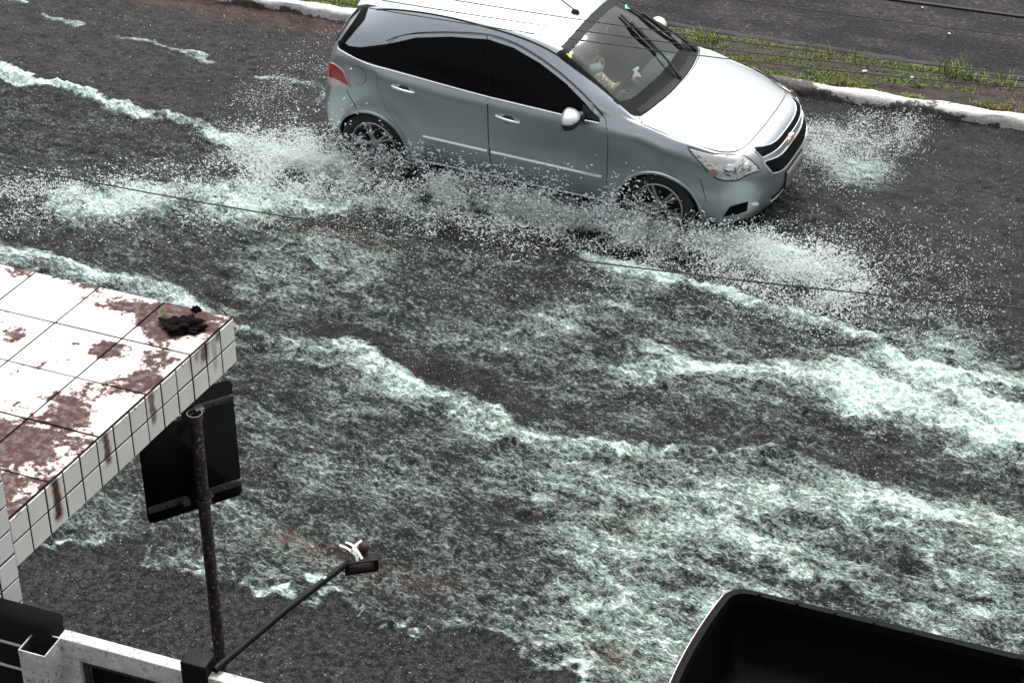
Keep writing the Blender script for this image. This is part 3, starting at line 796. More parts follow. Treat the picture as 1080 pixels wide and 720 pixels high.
# ---- far carriageway: coarse wet asphalt with darker wet trails
fa = bpy.data.materials.new('far_asphalt'); fa.use_nodes = True; nb = NB(fa)
tco = nb.n('ShaderNodeTexCoord').outputs['Object']
mp = nb.n('ShaderNodeMapping'); mp.inputs['Scale'].default_value = (.5, 1, 1); nb.l(tco, mp.inputs['Vector'])
n1 = nb.noise(mp.outputs[0], 1.6, 5, .6); n2 = nb.noise(tco, 27, 4, .8); n3 = nb.noise(tco, 18, 4, .7)
nb.b.inputs['Specular IOR Level'].default_value = .05
vor = nb.n('ShaderNodeTexVoronoi'); vor.inputs['Scale'].default_value = 48; nb.l(tco, vor.inputs['Vector'])
base = nb.mix(nb.mr(n1, .42, .58), (.004, .0055, .006), (.040, .035, .038))
spk = nb.mr(n2, .53, .68); base = nb.mix(nb.math('MULTIPLY', spk, nb.mr(n1, .36, .60, .25, .95)), base, (.15, .14, .145))
base = nb.mix(nb.mr(n3, .60, .42, 0, .55), base, (.012, .011, .012))
nb.l(base, nb.b.inputs['Base Color'])
nb.l(nb.mr(n1, .35, .65, .30, .62), nb.b.inputs['Roughness'])
bp = nb.n('ShaderNodeBump'); bp.inputs['Strength'].default_value = 1.0; bp.inputs['Distance'].default_value = .012
nb.l(vor.outputs['Distance'], bp.inputs['Height']); nb.l(bp.outputs['Normal'], nb.b.inputs['Normal'])
FAR_T0 = np.mean([px_st(u, v, .03)[1] for u, v in ((740, 38), (1080, 88))])
sheet('far_carriageway', -60, 80, FAR_T0, 60, .03, fa)

# ---- kerbs: cast concrete, white paint worn and broken off at the foot
kp = bpy.data.materials.new('painted_kerb'); kp.use_nodes = True; nb = NB(kp)
tco = nb.n('ShaderNodeTexCoord').outputs['Object']; sep = nb.n('ShaderNodeSeparateXYZ'); nb.l(tco, sep.inputs[0])
n1 = nb.noise(tco, 5, 8, .72); n2 = nb.noise(tco, 22, 8, .75); n3 = nb.noise(tco, 1.1, 3, .5)
zz = nb.mr(sep.outputs['Z'], .02, .15, .13, -.10, False)
wear = nb.math('ADD', nb.math('ADD', nb.math('MULTIPLY', n1, .75), nb.math('MULTIPLY', n2, .45)), zz)
wear = nb.math('ADD', wear, nb.mr(n3, .40, .70, -.12, .20))
f = nb.mr(wear, .555, .60)
conc = nb.mix(nb.mr(n2, .35, .65), (.016, .013, .012), (.09, .08, .075))
pt = nb.mix(nb.mr(n2, .3, .7), (.42, .42, .40), (.70, .70, .67))
nb.l(nb.mix(f, pt, conc), nb.b.inputs['Base Color']); nb.b.inputs['Roughness'].default_value = .6
bp = nb.n('ShaderNodeBump'); bp.inputs['Strength'].default_value = .8; bp.inputs['Distance'].default_value = .02
nb.l(n2, bp.inputs['Height']); nb.l(bp.outputs['Normal'], nb.b.inputs['Normal'])
def kerb(name, s0, s1, t0, w, zt, m, amp, seed, rough=1.0):
    n = int((s1-s0)/.025); prof = [(0, -.06), (-.01, .02), (.0, .05), (.005, .08), (.01, zt-.035), (.025, zt-.01), (.05, zt), (w*.5, zt+.003), (w-.02, zt-.003), (w, zt-.03), (w, -.06)]
    bm = bmesh.new(); rws = []
    for i in range(n+1):
        s = s0+(s1-s0)*i/n; row = []
        for k, (a, z) in enumerate(prof):
            q = Vector((s*3, a*8, z*8+seed)); d = mnoise.fractal(q, .9, 2.1, 5)*amp
            chip = max(0, mnoise.noise(Vector((s*1.3, seed*3, 0)))-.18)*.16*rough if 1 <= k <= 5 else 0
            row.append(bm.verts.new((s, t0+a+d+chip, z+(d*.6 if 4 <= k <= 9 else 0)-(chip*.3 if k == 5 else 0))))
        rws.append(row)
    for a, b in zip(rws, rws[1:]):
        for k in range(len(prof)-1): bm.faces.new((a[k], a[k+1], b[k+1], b[k]))
    return tag(road_obj(fin(bm, name, m, None, True, 60)), kind='structure')
kerb('kerb', -14, 12, KERB_T, .165, .145, kp, .018, 1.0)
old_conc = mat('old_concrete', (.016, .013, .012), .8, var=.7, vscale=18, bump=.8, bscale=50)
kerb('kerb', -14, 12, FAR_T0-.13, .13, .125, old_conc, .02, 9.0)
VG0, VG1 = KERB_T+.18, FAR_T0-.11
soil = mat('soil', (.030, .021, .016), .9, var=.65, vscale=9, bump=.8, bscale=40)
bm = bmesh.new(); ns, ntt = 500, 24
g = [[bm.verts.new((-14+26*i/ns, VG0+(VG1-VG0)*j/ntt, .115+.03*math.sin(PI*j/ntt)+.022*mnoise.fractal(Vector((i*.13, j*.3, 3)), .8, 2, 4))) for j in range(ntt+1)] for i in range(ns+1)]
for i in range(ns):
    for j in range(ntt): bm.faces.new((g[i][j], g[i+1][j], g[i+1][j+1], g[i][j+1]))
tag(road_obj(fin(bm, 'verge', soil, None, True, 180)), kind='structure')

# ---- grass blades on the verge (bare and brown in places)
gm = bpy.data.materials.new('grass_blades'); gm.use_nodes = True; nb = NB(gm)
at = nb.n('ShaderNodeAttribute'); at.attribute_name = 'tone'
cr = nb.n('ShaderNodeValToRGB'); e = cr.color_ramp.elements
e[0].color = (.030, .060, .010, 1); e[1].color = (.17, .10, .055, 1); e[1].position = 1.0
for p, c in ((.35, (.085, .14, .014)), (.62, (.18, .22, .024)), (.8, (.18, .155, .04))):
    q = e.new(p); q.color = (*c, 1)
nb.l(at.outputs['Fac'], cr.inputs['Fac']); nb.l(cr.outputs['Color'], nb.b.inputs['Base Color']); nb.b.inputs['Roughness'].default_value = .5
GV, GF, GT = [], [], []
rg = random.Random(11)
def blade(s, t, h, lean, az, tone, wd=.006):
    k = len(GV); dx, dy = math.cos(az), math.sin(az); px, py = -dy*wd, dx*wd
    for f_, l_, w_ in ((0, 0, 1), (.55, .35, .8), (1.0, 1.0, .1)):
        cx, cy, cz = s+dx*lean*l_, t+dy*lean*l_, .12+h*f_*(1-.25*l_*min(1, lean/h))
        GV.append((cx-px*w_, cy-py*w_, cz)); GV.append((cx+px*w_, cy+py*w_, cz))
    GF.extend([(k, k+1, k+3, k+2), (k+2, k+3, k+5, k+4)]); GT.extend([tone]*6)
for _ in range(95000):
    s = rg.uniform(-9, 7); t = rg.uniform(VG0-.05, VG1-.07); u = (t-VG0)/(VG1-VG0)
    d = mnoise.fractal(Vector((s*1.6, t*4, 0)), .8, 2, 4)
    bare = mnoise.fractal(Vector((s*.9+20, t*3, 4)), .8, 2, 3)
    lush = max(0, min(1, (2.4-s)/2.2))          # thicker and greener behind the car
    if d < -.22-.35*lush+.25*(u < .3)*(1-lush) or (bare > .10+.5*lush and u < .75 and rg.random() < .85): continue
    tone = .40+.28*d+rg.uniform(-.22, .22)+(.35 if bare > .0+.4*lush else 0)
    blade(s, t, rg.uniform(.015, .052), rg.uniform(.01, .05), rg.uniform(0, 2*PI), max(0, min(1, tone)), rg.uniform(.003, .006))
for (u, v, n_) in ((868, 62, 10), (912, 68, 10), (1003, 80, 40), (1022, 88, 30), (1060, 92, 22), (1010, 84, 25), (745, 44, 25)):   # taller tufts
    s0, t0 = px_st(u, v, .12)
    for _ in range(n_): blade(s0+rg.gauss(0, .08), t0+rg.gauss(0, .03), rg.uniform(.08, .20), rg.uniform(.03, .14), rg.uniform(0, 2*PI), rg.uniform(.35, .65), .007)
go = from_data('grass', GV, GF, gm, None, True)
a_ = go.data.attributes.new('tone', 'FLOAT', 'POINT'); a_.data.foreach_set('value', np.array(GT, np.float32))
road_obj(go); tag(go, 'short patchy green and brown grass growing on the verge behind the white kerb', kind='stuff')

# ------------------------------------------------------------------ flood water
DS = .018
s_ax = np.arange(-10.5, 7.0, DS); t_ax = np.arange(-7.2, KERB_T+.02, DS)
SS, TT = np.meshgrid(s_ax, t_ax, indexing='ij')
def spec_noise(beta, lo, hi, stretch=1.0, seed=0, ang=0.0):
    """band-limited noise (wavelengths lo..hi metres), longer along the flow by `stretch`"""
    r = np.random.default_rng(seed); n, m = SS.shape
    F_ = np.fft.rfft2(r.standard_normal((n, m)))
    ks = np.fft.fftfreq(n, DS)[:, None]*stretch; kt = np.fft.rfftfreq(m, DS)[None, :]
    c, s = math.cos(ang), math.sin(ang)
    k = np.hypot(ks*c+kt*s, -ks*s+kt*c); k[0, 0] = 1
    W = k**(-beta)/(1+(k*lo)**8)/(1+(1/(k*hi))**8); W[0, 0] = 0
    x = np.fft.irfft2(F_*W, s=(n, m)); return x/x.std()
FO = np.zeros_like(SS); HT = np.zeros_like(SS); MUD = np.zeros_like(SS); CALM = np.zeros_like(SS); GR = np.zeros_like(SS)
wob = spec_noise(1.8, .05, 1.2, 1.3, 5)*.05; wob2 = spec_noise(1.5, .04, .6, 1.5, 6)
def sst(x): x = np.clip(x, 0, 1); return x*x*(3-2*x)
def poly_dist(px, sub=6):
    """signed distance (positive on the far side) and position along a curve drawn on the road"""
    P = np.array([px_st(*p) for p in catmull(px, sub)])
    best = np.full(SS.shape, 1e9); sg = np.zeros(SS.shape); al = np.zeros(SS.shape)
    L = np.r_[0, np.cumsum(np.hypot(*np.diff(P, axis=0).T))]
    for i in range(len(P)-1):
        a, b = P[i], P[i+1]; e = b-a; l2 = e@e
        q = np.clip(((SS-a[0])*e[0]+(TT-a[1])*e[1])/l2, 0, 1)
        dx, dy = SS-a[0]-q*e[0], TT-a[1]-q*e[1]; d = dx*dx+dy*dy
        mk = d < best; best[mk] = d[mk]; sg[mk] = np.sign(e[0]*(TT-a[1])-e[1]*(SS-a[0]))[mk]; al[mk] = ((L[i]+q*(L[i+1]-L[i]))/L[-1])[mk]
    return np.sqrt(best)*sg, al
def band(px, wf, wn, amt, h=0.0, ends=(.04, .04), wobk=1.0):
    """foam crest: sharp towards the far side (wf), trailing off towards the camera (wn)"""
    global FO, HT
    d, al = poly_dist(px); d = d+wob*wobk
    prof = np.where(d > 0, sst(1-d/wf), sst(1+d/wn))
    e = sst(al/max(ends[0], 1e-3))*sst((1-al)/max(ends[1], 1e-3))
    FO = np.maximum(FO, amt*prof*e) + .12*amt*prof*e
    if h: HT += h*np.where(d > 0, sst(1-d/(wf*1.6)), sst(1+d/(wn*.7)))*e
def blob(u, v, rs, rt, amt, rot=0.0):
    global FO
    s0, t0 = px_st(u, v); c, s = math.cos(rot), math.sin(rot); x, y = SS-s0, TT-t0
    d = np.hypot((x*c+y*s)/rs, (-x*s+y*c)/rt); FO += amt*sst(1.15-d+wob2*.08)
# broad fields
def field(px, amt, soft=.25):
    """foamy area bounded by a closed outline drawn on the road"""
    global FO
    P = np.array([px_st(*p) for p in px]); n = len(P); ins = np.zeros(SS.shape, bool); dist = np.full(SS.shape, 1e9)
    for i in range(n):
        a, b = P[i-1], P[i]
        c = ((a[1] > TT) != (b[1] > TT)) & (SS < (b[0]-a[0])*(TT-a[1])/(b[1]-a[1]+1e-12)+a[0]); ins ^= c
        e = b-a; q = np.clip(((SS-a[0])*e[0]+(TT-a[1])*e[1])/(e@e), 0, 1); dist = np.minimum(dist, np.hypot(SS-a[0]-q*e[0], TT-a[1]-q*e[1]))
    d = np.where(ins, dist, -dist)+wob
    f = sst(.5+d/(2*soft)); FO += amt*f; return f
# -- photo-measured layout of the flow
field([(-60, 262), (100, 292), (250, 345), (360, 372), (480, 428), (600, 470), (700, 482), (860, 500), (1140, 560), (1140, 800), (620, 716), (520, 672), (330, 634), (200, 604), (40, 576), (-60, 570)], .17, .18)
field([(560, 470), (760, 485), (1140, 575), (1140, 800), (650, 730), (560, 640)], .17, .5)
field([(480, 360), (640, 300), (740, 296), (900, 360), (1140, 425), (1140, 520), (900, 480), (700, 455), (560, 425)], .17, .3)
field([(-40, 85), (160, 130), (340, 180), (420, 190), (400, 330), (250, 330), (-40, 250)], .09, .25)
field([(250, 250), (420, 240), (620, 270), (740, 296), (640, 330), (520, 400), (400, 370), (250, 330)], .13, .2)
band([(-30, 68), (60, 94), (110, 106), (165, 124), (215, 139), (262, 152), (300, 166), (345, 176)], .06, .20, .74, .02)
band([(0, 2), (30, 9)], .04, .10, .45, .01); band([(52, 16), (95, 30)], .04, .10, .45, .01)
band([(128, 40), (165, 52), (198, 62), (232, 72)], .04, .09, .42, .01); band([(270, 84), (330, 98), (350, 108)], .04, .10, .34, .01)
band([(-40, 258), (80, 286), (160, 306), (250, 346), (330, 366), (400, 386), (480, 430), (540, 452), (600, 470), (640, 474), (700, 484), (780, 486), (860, 502), (960, 536), (1130, 580)], .09, .50, .50, .03, (.01, .01))
band([(250, 348), (330, 366), (400, 388), (480, 432), (600, 472)], .07, .22, .28, .012)
band([(600, 470), (700, 482), (790, 486), (850, 500)], .07, .24, .40, .015)
band([(590, 268), (640, 278), (700, 293), (772, 311), (855, 345), (911, 361), (961, 383), (1080, 416), (1140, 436)], .08, .22, .80, .025)
band([(520, 398), (640, 396), (760, 392), (850, 402), (950, 428), (1080, 452), (1140, 466)], .26, .34, .50, .02, (.3, .01), 2)
band([(800, 396), (870, 408), (960, 434), (1080, 456), (1140, 468)], .34, .38, .95, 0, (.4, .01), 2)
band([(470, 372), (560, 352), (660, 346), (760, 360), (840, 384)], .2, .2, .22, .0, (.2, .2), 2)
band([(930, 590), (985, 566), (1040, 556), (1130, 556)], .10, .25, .30, .02, (.1, .01))
band([(600, 560), (660, 540), (720, 545), (760, 560)], .08, .25, .20, .02, (.2, .2))
band([(480, 590), (560, 560), (600, 565)], .08, .2, .15, .02, (.2, .2)); band([(700, 610), (800, 590), (880, 600)], .1, .3, .15, .02, (.2, .2))
# splash landing behind the rear wheel and along the near flank
blob(215, 222, 1.15, .38, .50, R(-8)); blob(120, 232, .75, .38, .38, R(-8)); blob(300, 212, .8, .34, .34); blob(90, 212, .5, .25, .22)
band([(180, 218), (300, 226), (394, 224), (500, 228), (600, 238), (680, 246), (760, 262), (850, 288), (900, 300)], .40, .26, .62, .03, (.1, .1), 2)
band([(340, 172), (360, 185), (380, 205)], .2, .2, .5, .02); blob(330, 170, .35, .3, .25)
blob(840, 275, .62, .30, .45, R(-12)); blob(905, 180, .55, .45, .40, R(-50)); blob(860, 150, .4, .35, .25)
blob(960, 360, 1.1, .6, .16); blob(1040, 390, .8, .5, .18); blob(1010, 440, 1.4, .5, .34, R(-10)); blob(1060, 500, .9, .5, .14)
# trough behind near wheels: foam cut to put spray and car shadow into colour
d, al = poly_dist([(430, 250), (520, 258), (620, 262), (700, 272), (780, 285)])
kk = sst(1.25-np.abs(d)/.20)*sst(al/.2)*sst((1-al)/.15); FO = FO*(1-.9*kk)-.30*kk; HT -= .03*sst(1-np.abs(d)/.2)
# edge of the flow against the near, shallow tarmac
SHORE = [(-60, 570), (40, 577), (95, 580), (150, 592), (200, 602), (240, 613), (290, 622), (330, 634), (380, 650), (430, 657), (500, 670), (560, 692), (620, 714), (680, 740)]
dsh, al = poly_dist(SHORE); dsh = dsh+wob*1.5
FO = np.where(dsh < 0, FO*sst(1+dsh/.06), FO); FO += .50*sst(1-np.abs(dsh-.02)/.038)*(.75+.25*np.clip(wob2, -1, 1)); HT += .010*sst(1-np.abs(dsh-.04)/.10)
shallow = sst(.5-dsh/.16)
# smoother sheet-flow: upper left, and right of the car
d1, _ = poly_dist([(-60, 55), (160, 118), (340, 172), (420, 196)]); d2, _ = poly_dist([(840, 190), (960, 250), (1140, 370)])
calm = np.maximum(sst(.5+d1/.4)*(SS < 0), sst(.5+d2/.5)*(SS > -.5))
# brownish silt: against the kerb and a few eddies near the shallow edge
MUD += sst(1-np.abs(TT-KERB_T+.12+.12*wob2*.3)/.34)*(SS < 0)*.9
for u, v, r_, a_ in ((650, 700, .16, 1.0), (345, 590, .18, .8), (300, 575, .15, .6), (445, 620, .2, .5), (30, 470, .3, .5), (660, 560, .2, .25), (390, 610, .14, .6), (1040, 565, .25, .3)):
    s0, t0 = px_st(u, v); MUD += a_*sst(1-np.hypot((SS-s0)/1.6, TT-t0)/r_+wob2*.15)
dl, al = poly_dist([(250, 228), (310, 243), (380, 257), (450, 271)]); MUD += .8*sst(1-np.abs(dl+wob2*.01)/.05)*sst(al/.2)*sst((1-al)/.2)
# relief
chop = spec_noise(1.9, .03, .5, 1.5, 21); fine = spec_noise(1.2, .03, .16, 1.2, 22); rid = spec_noise(1.7, .04, .7, 1.8, 23, R(10))
turb = np.clip(.35+FO, 0, 1.0)*(1-.75*calm)*(1-.55*shallow)
HT += turb*(.012*chop+.006*fine-.016*np.abs(rid)) + .0035*fine
GR[...] = shallow; FO = FO*(1+.32*np.clip(spec_noise(1.6, .12, 1.6, 1.9, 31, R(6)), -1.6, 1.6)*np.clip(FO*3, 0, 1))
Z = .055+HT*.95-.02*shallow
# the bow wave and water pushed aside keep clear of the car floor
n, m = SS.shape
co = np.stack([SS, TT, Z], -1).reshape(-1, 3).astype(np.float32)
ii = np.arange(n*m).reshape(n, m)
q = np.stack([ii[:-1, :-1], ii[1:, :-1], ii[1:, 1:], ii[:-1, 1:]], -1).reshape(-1, 4)
me = bpy.data.meshes.new('flood_water'); me.vertices.add(n*m); me.vertices.foreach_set('co', co.ravel())
me.loops.add(q.size); me.loops.foreach_set('vertex_index', q.ravel().astype(np.int32)); me.polygons.add(len(q))
me.polygons.foreach_set('loop_start', np.arange(0, q.size, 4, dtype=np.int32)); me.update(calc_edges=True); me.polygons.foreach_set('use_smooth', np.ones(len(q), bool))
for nm, arr in (('foam', FO), ('mud', np.clip(MUD, 0, 1)), ('calm', calm), ('shallow', shallow)):
    a_ = me.attributes.new(nm, 'FLOAT', 'POINT'); a_.data.foreach_set('value', arr.ravel().astype(np.float32))

wm = bpy.data.materials.new('flood_water'); wm.use_nodes = True; nb = NB(wm)
tco = nb.n('ShaderNodeTexCoord').outputs['Object']
def attr(nm): a = nb.n('ShaderNodeAttribute'); a.attribute_name = nm; return a.outputs['Fac']
foam_a, mud_a, calm_a, shal_a = attr('foam'), attr('mud'), attr('calm'), attr('shallow')
vr = nb.n('ShaderNodeVectorRotate'); vr.rotation_type = 'Z_AXIS'; vr.inputs['Angle'].default_value = R(9); nb.l(tco, vr.inputs['Vector'])
mp = nb.n('ShaderNodeMapping'); mp.inputs['Scale'].default_value = (.58, 1.0, .4); nb.l(vr.outputs[0], mp.inputs['Vector']); fl = mp.outputs[0]
ms2 = nb.n('ShaderNodeMapping'); ms2.inputs['Scale'].default_value = (.16, 1.0, .3); nb.l(vr.outputs[0], ms2.inputs['Vector'])
# swirl the lookup so foam breaks into curls
wn_ = nb.n('ShaderNodeTexNoise'); wn_.inputs['Scale'].default_value = 3.2; wn_.inputs['Detail'].default_value = 4; nb.l(fl, wn_.inputs['Vector'])
vs = nb.n('ShaderNodeVectorMath'); vs.operation = 'SUBTRACT'; nb.l(wn_.outputs['Color'], vs.inputs[0]); vs.inputs[1].default_value = (.5, .5, .5)
vm = nb.n('ShaderNodeVectorMath'); vm.operation = 'SCALE'; vm.inputs['Scale'].default_value = .42; nb.l(vs.outputs[0], vm.inputs[0])
va = nb.n('ShaderNodeVectorMath'); va.operation = 'ADD'; nb.l(fl, va.inputs[0]); nb.l(vm.outputs[0], va.inputs[1]); sw = va.outputs[0]
vb = nb.n('ShaderNodeVectorMath'); vb.operation = 'SCALE'; vb.inputs['Scale'].default_value = .16; nb.l(vs.outputs[0], vb.inputs[0])
vc = nb.n('ShaderNodeVectorMath'); vc.operation = 'ADD'; nb.l(ms2.outputs[0], vc.inputs[0]); nb.l(vb.outputs[0], vc.inputs[1])
streak = nb.noise(vc.outputs[0], 6.5, 6, .68)
f_big = nb.noise(sw, 2.3, 4, .55); f_mid = nb.noise(sw, 9, 6, .65); f_fine = nb.noise(tco, 46, 4, .7)
rd1 = nb.noise(sw, 5.5, 3, .5); rd2 = nb.noise(sw, 15, 3, .55); rd3 = nb.noise(fl, 34, 3, .6)
def ridge(x, wdt): return nb.mr(nb.math('ABSOLUTE', nb.math('SUBTRACT', x, .5)), 0, wdt, 1, 0)
lace = nb.math('ADD', nb.math('ADD', nb.math('MULTIPLY', ridge(rd1, .075), .34), nb.math('MULTIPLY', ridge(rd2, .085), .40)), nb.math('MULTIPLY', ridge(rd3, .09), .30))
cloud = nb.math('ADD', nb.math('ADD', nb.math('MULTIPLY', nb.math('SUBTRACT', f_big, .5), .8), nb.math('MULTIPLY', nb.math('SUBTRACT', streak, .5), 1.3)), nb.math('ADD', nb.math('MULTIPLY', nb.math('SUBTRACT', f_mid, .5), 1.25), nb.math('MULTIPLY', nb.math('SUBTRACT', f_fine, .5), .9)))
g1 = nb.noise(fl, 46, 3, .78); g2 = nb.noise(sw, 20, 4, .7)
grain = nb.math('ADD', nb.math('MULTIPLY', nb.math('SUBTRACT', g1, .5), 2.7), nb.math('MULTIPLY', nb.math('SUBTRACT', g2, .5), 1.5))
amp = nb.math('MULTIPLY', nb.mr(calm_a, 0, 1, 1, .60), nb.mr(shal_a, 0, 1, 1, .5))
v = nb.math('ADD', nb.math('ADD', nb.math('MULTIPLY', foam_a, 1.0), nb.math('MULTIPLY', cloud, nb.math('MULTIPLY', nb.mr(foam_a, 0, .4, .35, 1.05), nb.mr(calm_a, 0, 1, 1, .45)))), nb.math('MULTIPLY', lace, nb.mr(foam_a, .0, .45, .10, .60)))
v = nb.math('ADD', v, nb.math('MULTIPLY', grain, nb.math('MULTIPLY', nb.math('MULTIPLY', amp, nb.mr(foam_a, .15, .8, .66, .34)), 1.0)))
FOAM = nb.math('POWER', nb.mr(v, .12, 1.02, smooth=False), 1.5)
# pale specks everywhere: raindrops, plus glints put into the colour
spark = nb.noise(tco, 95, 2, .6); sp = nb.math('MULTIPLY', nb.mr(spark, .60, .74), nb.mr(calm_a, 0, 1, .45, .40))
FOAM2 = nb.math('MAXIMUM', FOAM, nb.math('MULTIPLY', sp, nb.mr(nb.noise(tco, 7, 3, .6), .35, .65, .25, 1)))
wcol = nb.mix(nb.mr(f_mid, .3, .7), (.006, .0055, .006), (.026, .022, .024))
wcol = nb.mix(shal_a, wcol, nb.mix(nb.mr(nb.noise(tco, 24, 6, .7), .4, .62), (.006, .0055, .0065), (.042, .038, .043)))
wcol = nb.mix(nb.math('MULTIPLY', mud_a, nb.mr(f_mid, .35, .6, .2, .75)), wcol, (.085, .048, .036))
fcol = nb.mix(nb.mr(nb.noise(fl, 36, 4, .75), .36, .64), (.34, .41, .38), (.74, .92, .83))
fcol = nb.mix(nb.math('MULTIPLY', mud_a, .5), fcol, (.30, .20, .15))
nb.l(nb.mix(FOAM2, wcol, fcol), nb.b.inputs['Base Color'])
nb.l(nb.mr(FOAM2, 0, .8, .22, .7), nb.b.inputs['Roughness']); nb.b.inputs['IOR'].default_value = 1.33; nb.b.inputs['Specular IOR Level'].default_value = .17
hgt = nb.math('ADD', nb.math('MULTIPLY', nb.noise(tco, 40, 5, .65), 1.0), nb.math('ADD', nb.math('MULTIPLY', nb.noise(tco, 120, 3, .6), .35), nb.math('MULTIPLY', FOAM, .9)))
bp = nb.n('ShaderNodeBump'); bp.inputs['Distance'].default_value = .02
nb.l(nb.mr(calm_a, 0, 1, 1.0, .85), bp.inputs['Strength']); nb.l(hgt, bp.inputs['Height']); nb.l(bp.outputs['Normal'], nb.b.inputs['Normal'])
wo = link_mesh('flood_water', me, wm); road_obj(wo); tag(wo, kind='structure')
# ------------------------------------------------------------------ spray: tens of thousands of separate drops thrown up by the wheels
drop_m = mat('spray_water', (.93, .96, .95), .35, spec=.5)
nb = NB(drop_m); tl = nb.n('ShaderNodeBsdfTranslucent'); tl.inputs['Color'].default_value = (.95, .98, .97, 1); mxs = nb.n('ShaderNodeMixShader'); mxs.inputs[0].default_value = .6
nb.l(nb.b.outputs[0], mxs.inputs[1]); nb.l(tl.outputs[0], mxs.inputs[2]); nb.l(mxs.outputs[0], nb.nt.nodes['Material Output'].inputs['Surface'])
DP, DR = [], []                                # centres (world), radii
rs = np.random.default_rng(5)
cR = np.array([[math.cos(CARA), -math.sin(CARA)], [math.sin(CARA), math.cos(CARA)]])
def car_xy(p): return (cR @ p.T).T + np.array([CARX, CARY])
def plume(n, curve, width, height, rmin, rmax, power=1.5, clump=.5, dens=None, off=None):
    """drops along a curve in car coordinates: (x, y) points, spread sideways by width, up to height"""
    C = catmull(curve, 12); k = len(C)
    m = int(n*2.2); u = rs.uniform(0, k-1.001, m); i = u.astype(int); f = (u-i)[:, None]
    c = C[i]*(1-f)+C[i+1]*f
    W = np.interp(u/(k-1), np.linspace(0, 1, len(width)), width); Hh = np.interp(u/(k-1), np.linspace(0, 1, len(height)), height)
    lat = rs.normal(0, .5, m); x = c[:, 0]+rs.normal(0, .10, m); y = c[:, 1]+lat*W
    z = Hh*np.abs(rs.beta(1, 2.6, m))*np.exp(-(lat*1.1)**2) + .055
    # clumps and strings: keep where a cheap noise is high
    q = np.array([mnoise.fractal(Vector((a*3.2, b*4.5, d*5)), .8, 2.1, 4) for a, b, d in zip(x, y, z)])
    keep = q > rs.normal(-.22+.30*clump, .16, m)
    x, y, z = x[keep][:n], y[keep][:n], z[keep][:n]
    r = rmin+(rmax-rmin)*rs.uniform(0, 1, len(x))**2.6
    xy = car_xy(np.stack([x, y], 1)); DP.append(np.column_stack([xy, z])); DR.append(r)
# wall of spray along the near flank, from behind the rear wheel to past the front wheel
plume(15000, [(-2.2, -1.25), (-1.5, -1.12), (-.9, -1.12), (-.3, -1.10), (.3, -1.06), (.9, -1.03), (1.4, -1.05)], [.36, .42, .44, .44, .40, .34, .26], [.25, .42, .52, .55, .50, .42, .36], .0022, .0085, clump=.5)
plume(8500, [(-1.9, -1.0), (-1.3, -.99), (-.7, -.97), (0, -.97), (.7, -.97), (1.35, -.97)], [.16]*6, [.72, .80, .60, .54, .72, .80], .0025, .009, clump=.3)
# sheet thrown forward from the front wheel
plume(15000, [(1.1, -1.02), (1.7, -.98), (2.2, -.98), (2.6, -1.02), (3.0, -1.10)], [.26, .34, .44, .50, .5], [.34, .42, .46, .40, .25], .0022, .0075, clump=.2)
plume(7000, [(1.9, -.85), (2.5, -.85), (3.2, -.95), (4.0, -1.1)], [.5, .9, 1.3, 1.5], [.30, .4, .4, .25], .0018, .0048, clump=.05)
# far front wheel
plume(6500, [(1.7, .98), (2.2, 1.15), (2.7, 1.45)], [.5, .7, .8], [.25, .35, .25], .002, .005, clump=.25)
# rooster tail behind the rear wheels
plume(7000, [(-1.5, -.95), (-2.0, -.9), (-2.6, -.95)], [.3, .45, .6], [.40, .36, .2], .002, .0065, clump=.3)
plume(4000, [(-1.7, .1), (-2.4, .1), (-3.0, 0)], [1.3, 1.6, 1.6], [.2, .2, .12], .0018, .0042, clump=.2)
plume(9000, [(-4.0, -2.6), (-3.0, -2.1), (-2.2, -1.75), (-1.5, -1.5)], [.5, .6, .6, .5], [.10, .16, .2, .25], .002, .007, clump=.35)
# loose drops over the dark trough and beyond
plume(7000, [(-1.5, -1.7), (-.5, -1.6), (.6, -1.45), (1.6, -1.35), (2.6, -1.4), (3.8, -1.7)], [.8, .8, .8, .8, 1.0, 1.4], [.35, .35, .35, .4, .4, .3], .0016, .0044, clump=.0)
# fine mist hanging in the spray
plume(30000, [(-2.2, -1.2), (-1.5, -1.10), (-.9, -1.10), (-.3, -1.08), (.3, -1.04), (.9, -1.0), (1.5, -1.0)], [.40, .42, .42, .42, .38, .32, .28], [.25, .45, .50, .50, .46, .44, .36], .0009, .0021, clump=.45)
plume(20000, [(1.2, -1.0), (1.8, -.96), (2.3, -.98), (2.75, -1.02)], [.26, .32, .40, .42], [.36, .42, .40, .25], .0009, .0021, clump=.4)
plume(9000, [(1.8, 1.0), (2.2, 1.2), (2.7, 1.5)], [.4, .6, .7], [.2, .3, .2], .0009, .002, clump=.4)
plume(9000, [(-1.4, -.95), (-1.9, -.9), (-2.4, -.95)], [.3, .4, .5], [.40, .36, .2], .0009, .002, clump=.4)
# rain drops bouncing off the whole sheet of water
n_ = 6000; s_ = rs.uniform(-8, 5.5, n_); t_ = rs.uniform(-4.8, KERB_T-.1, n_)
wpt = RO[:2]+np.outer(s_, RU[:2])+np.outer(t_, RV[:2]); DP.append(np.column_stack([wpt, rs.uniform(.055, .10, n_)])); DR.append(rs.uniform(.0013, .0034, n_))
P_ = np.vstack(DP); r_ = np.hstack(DR)
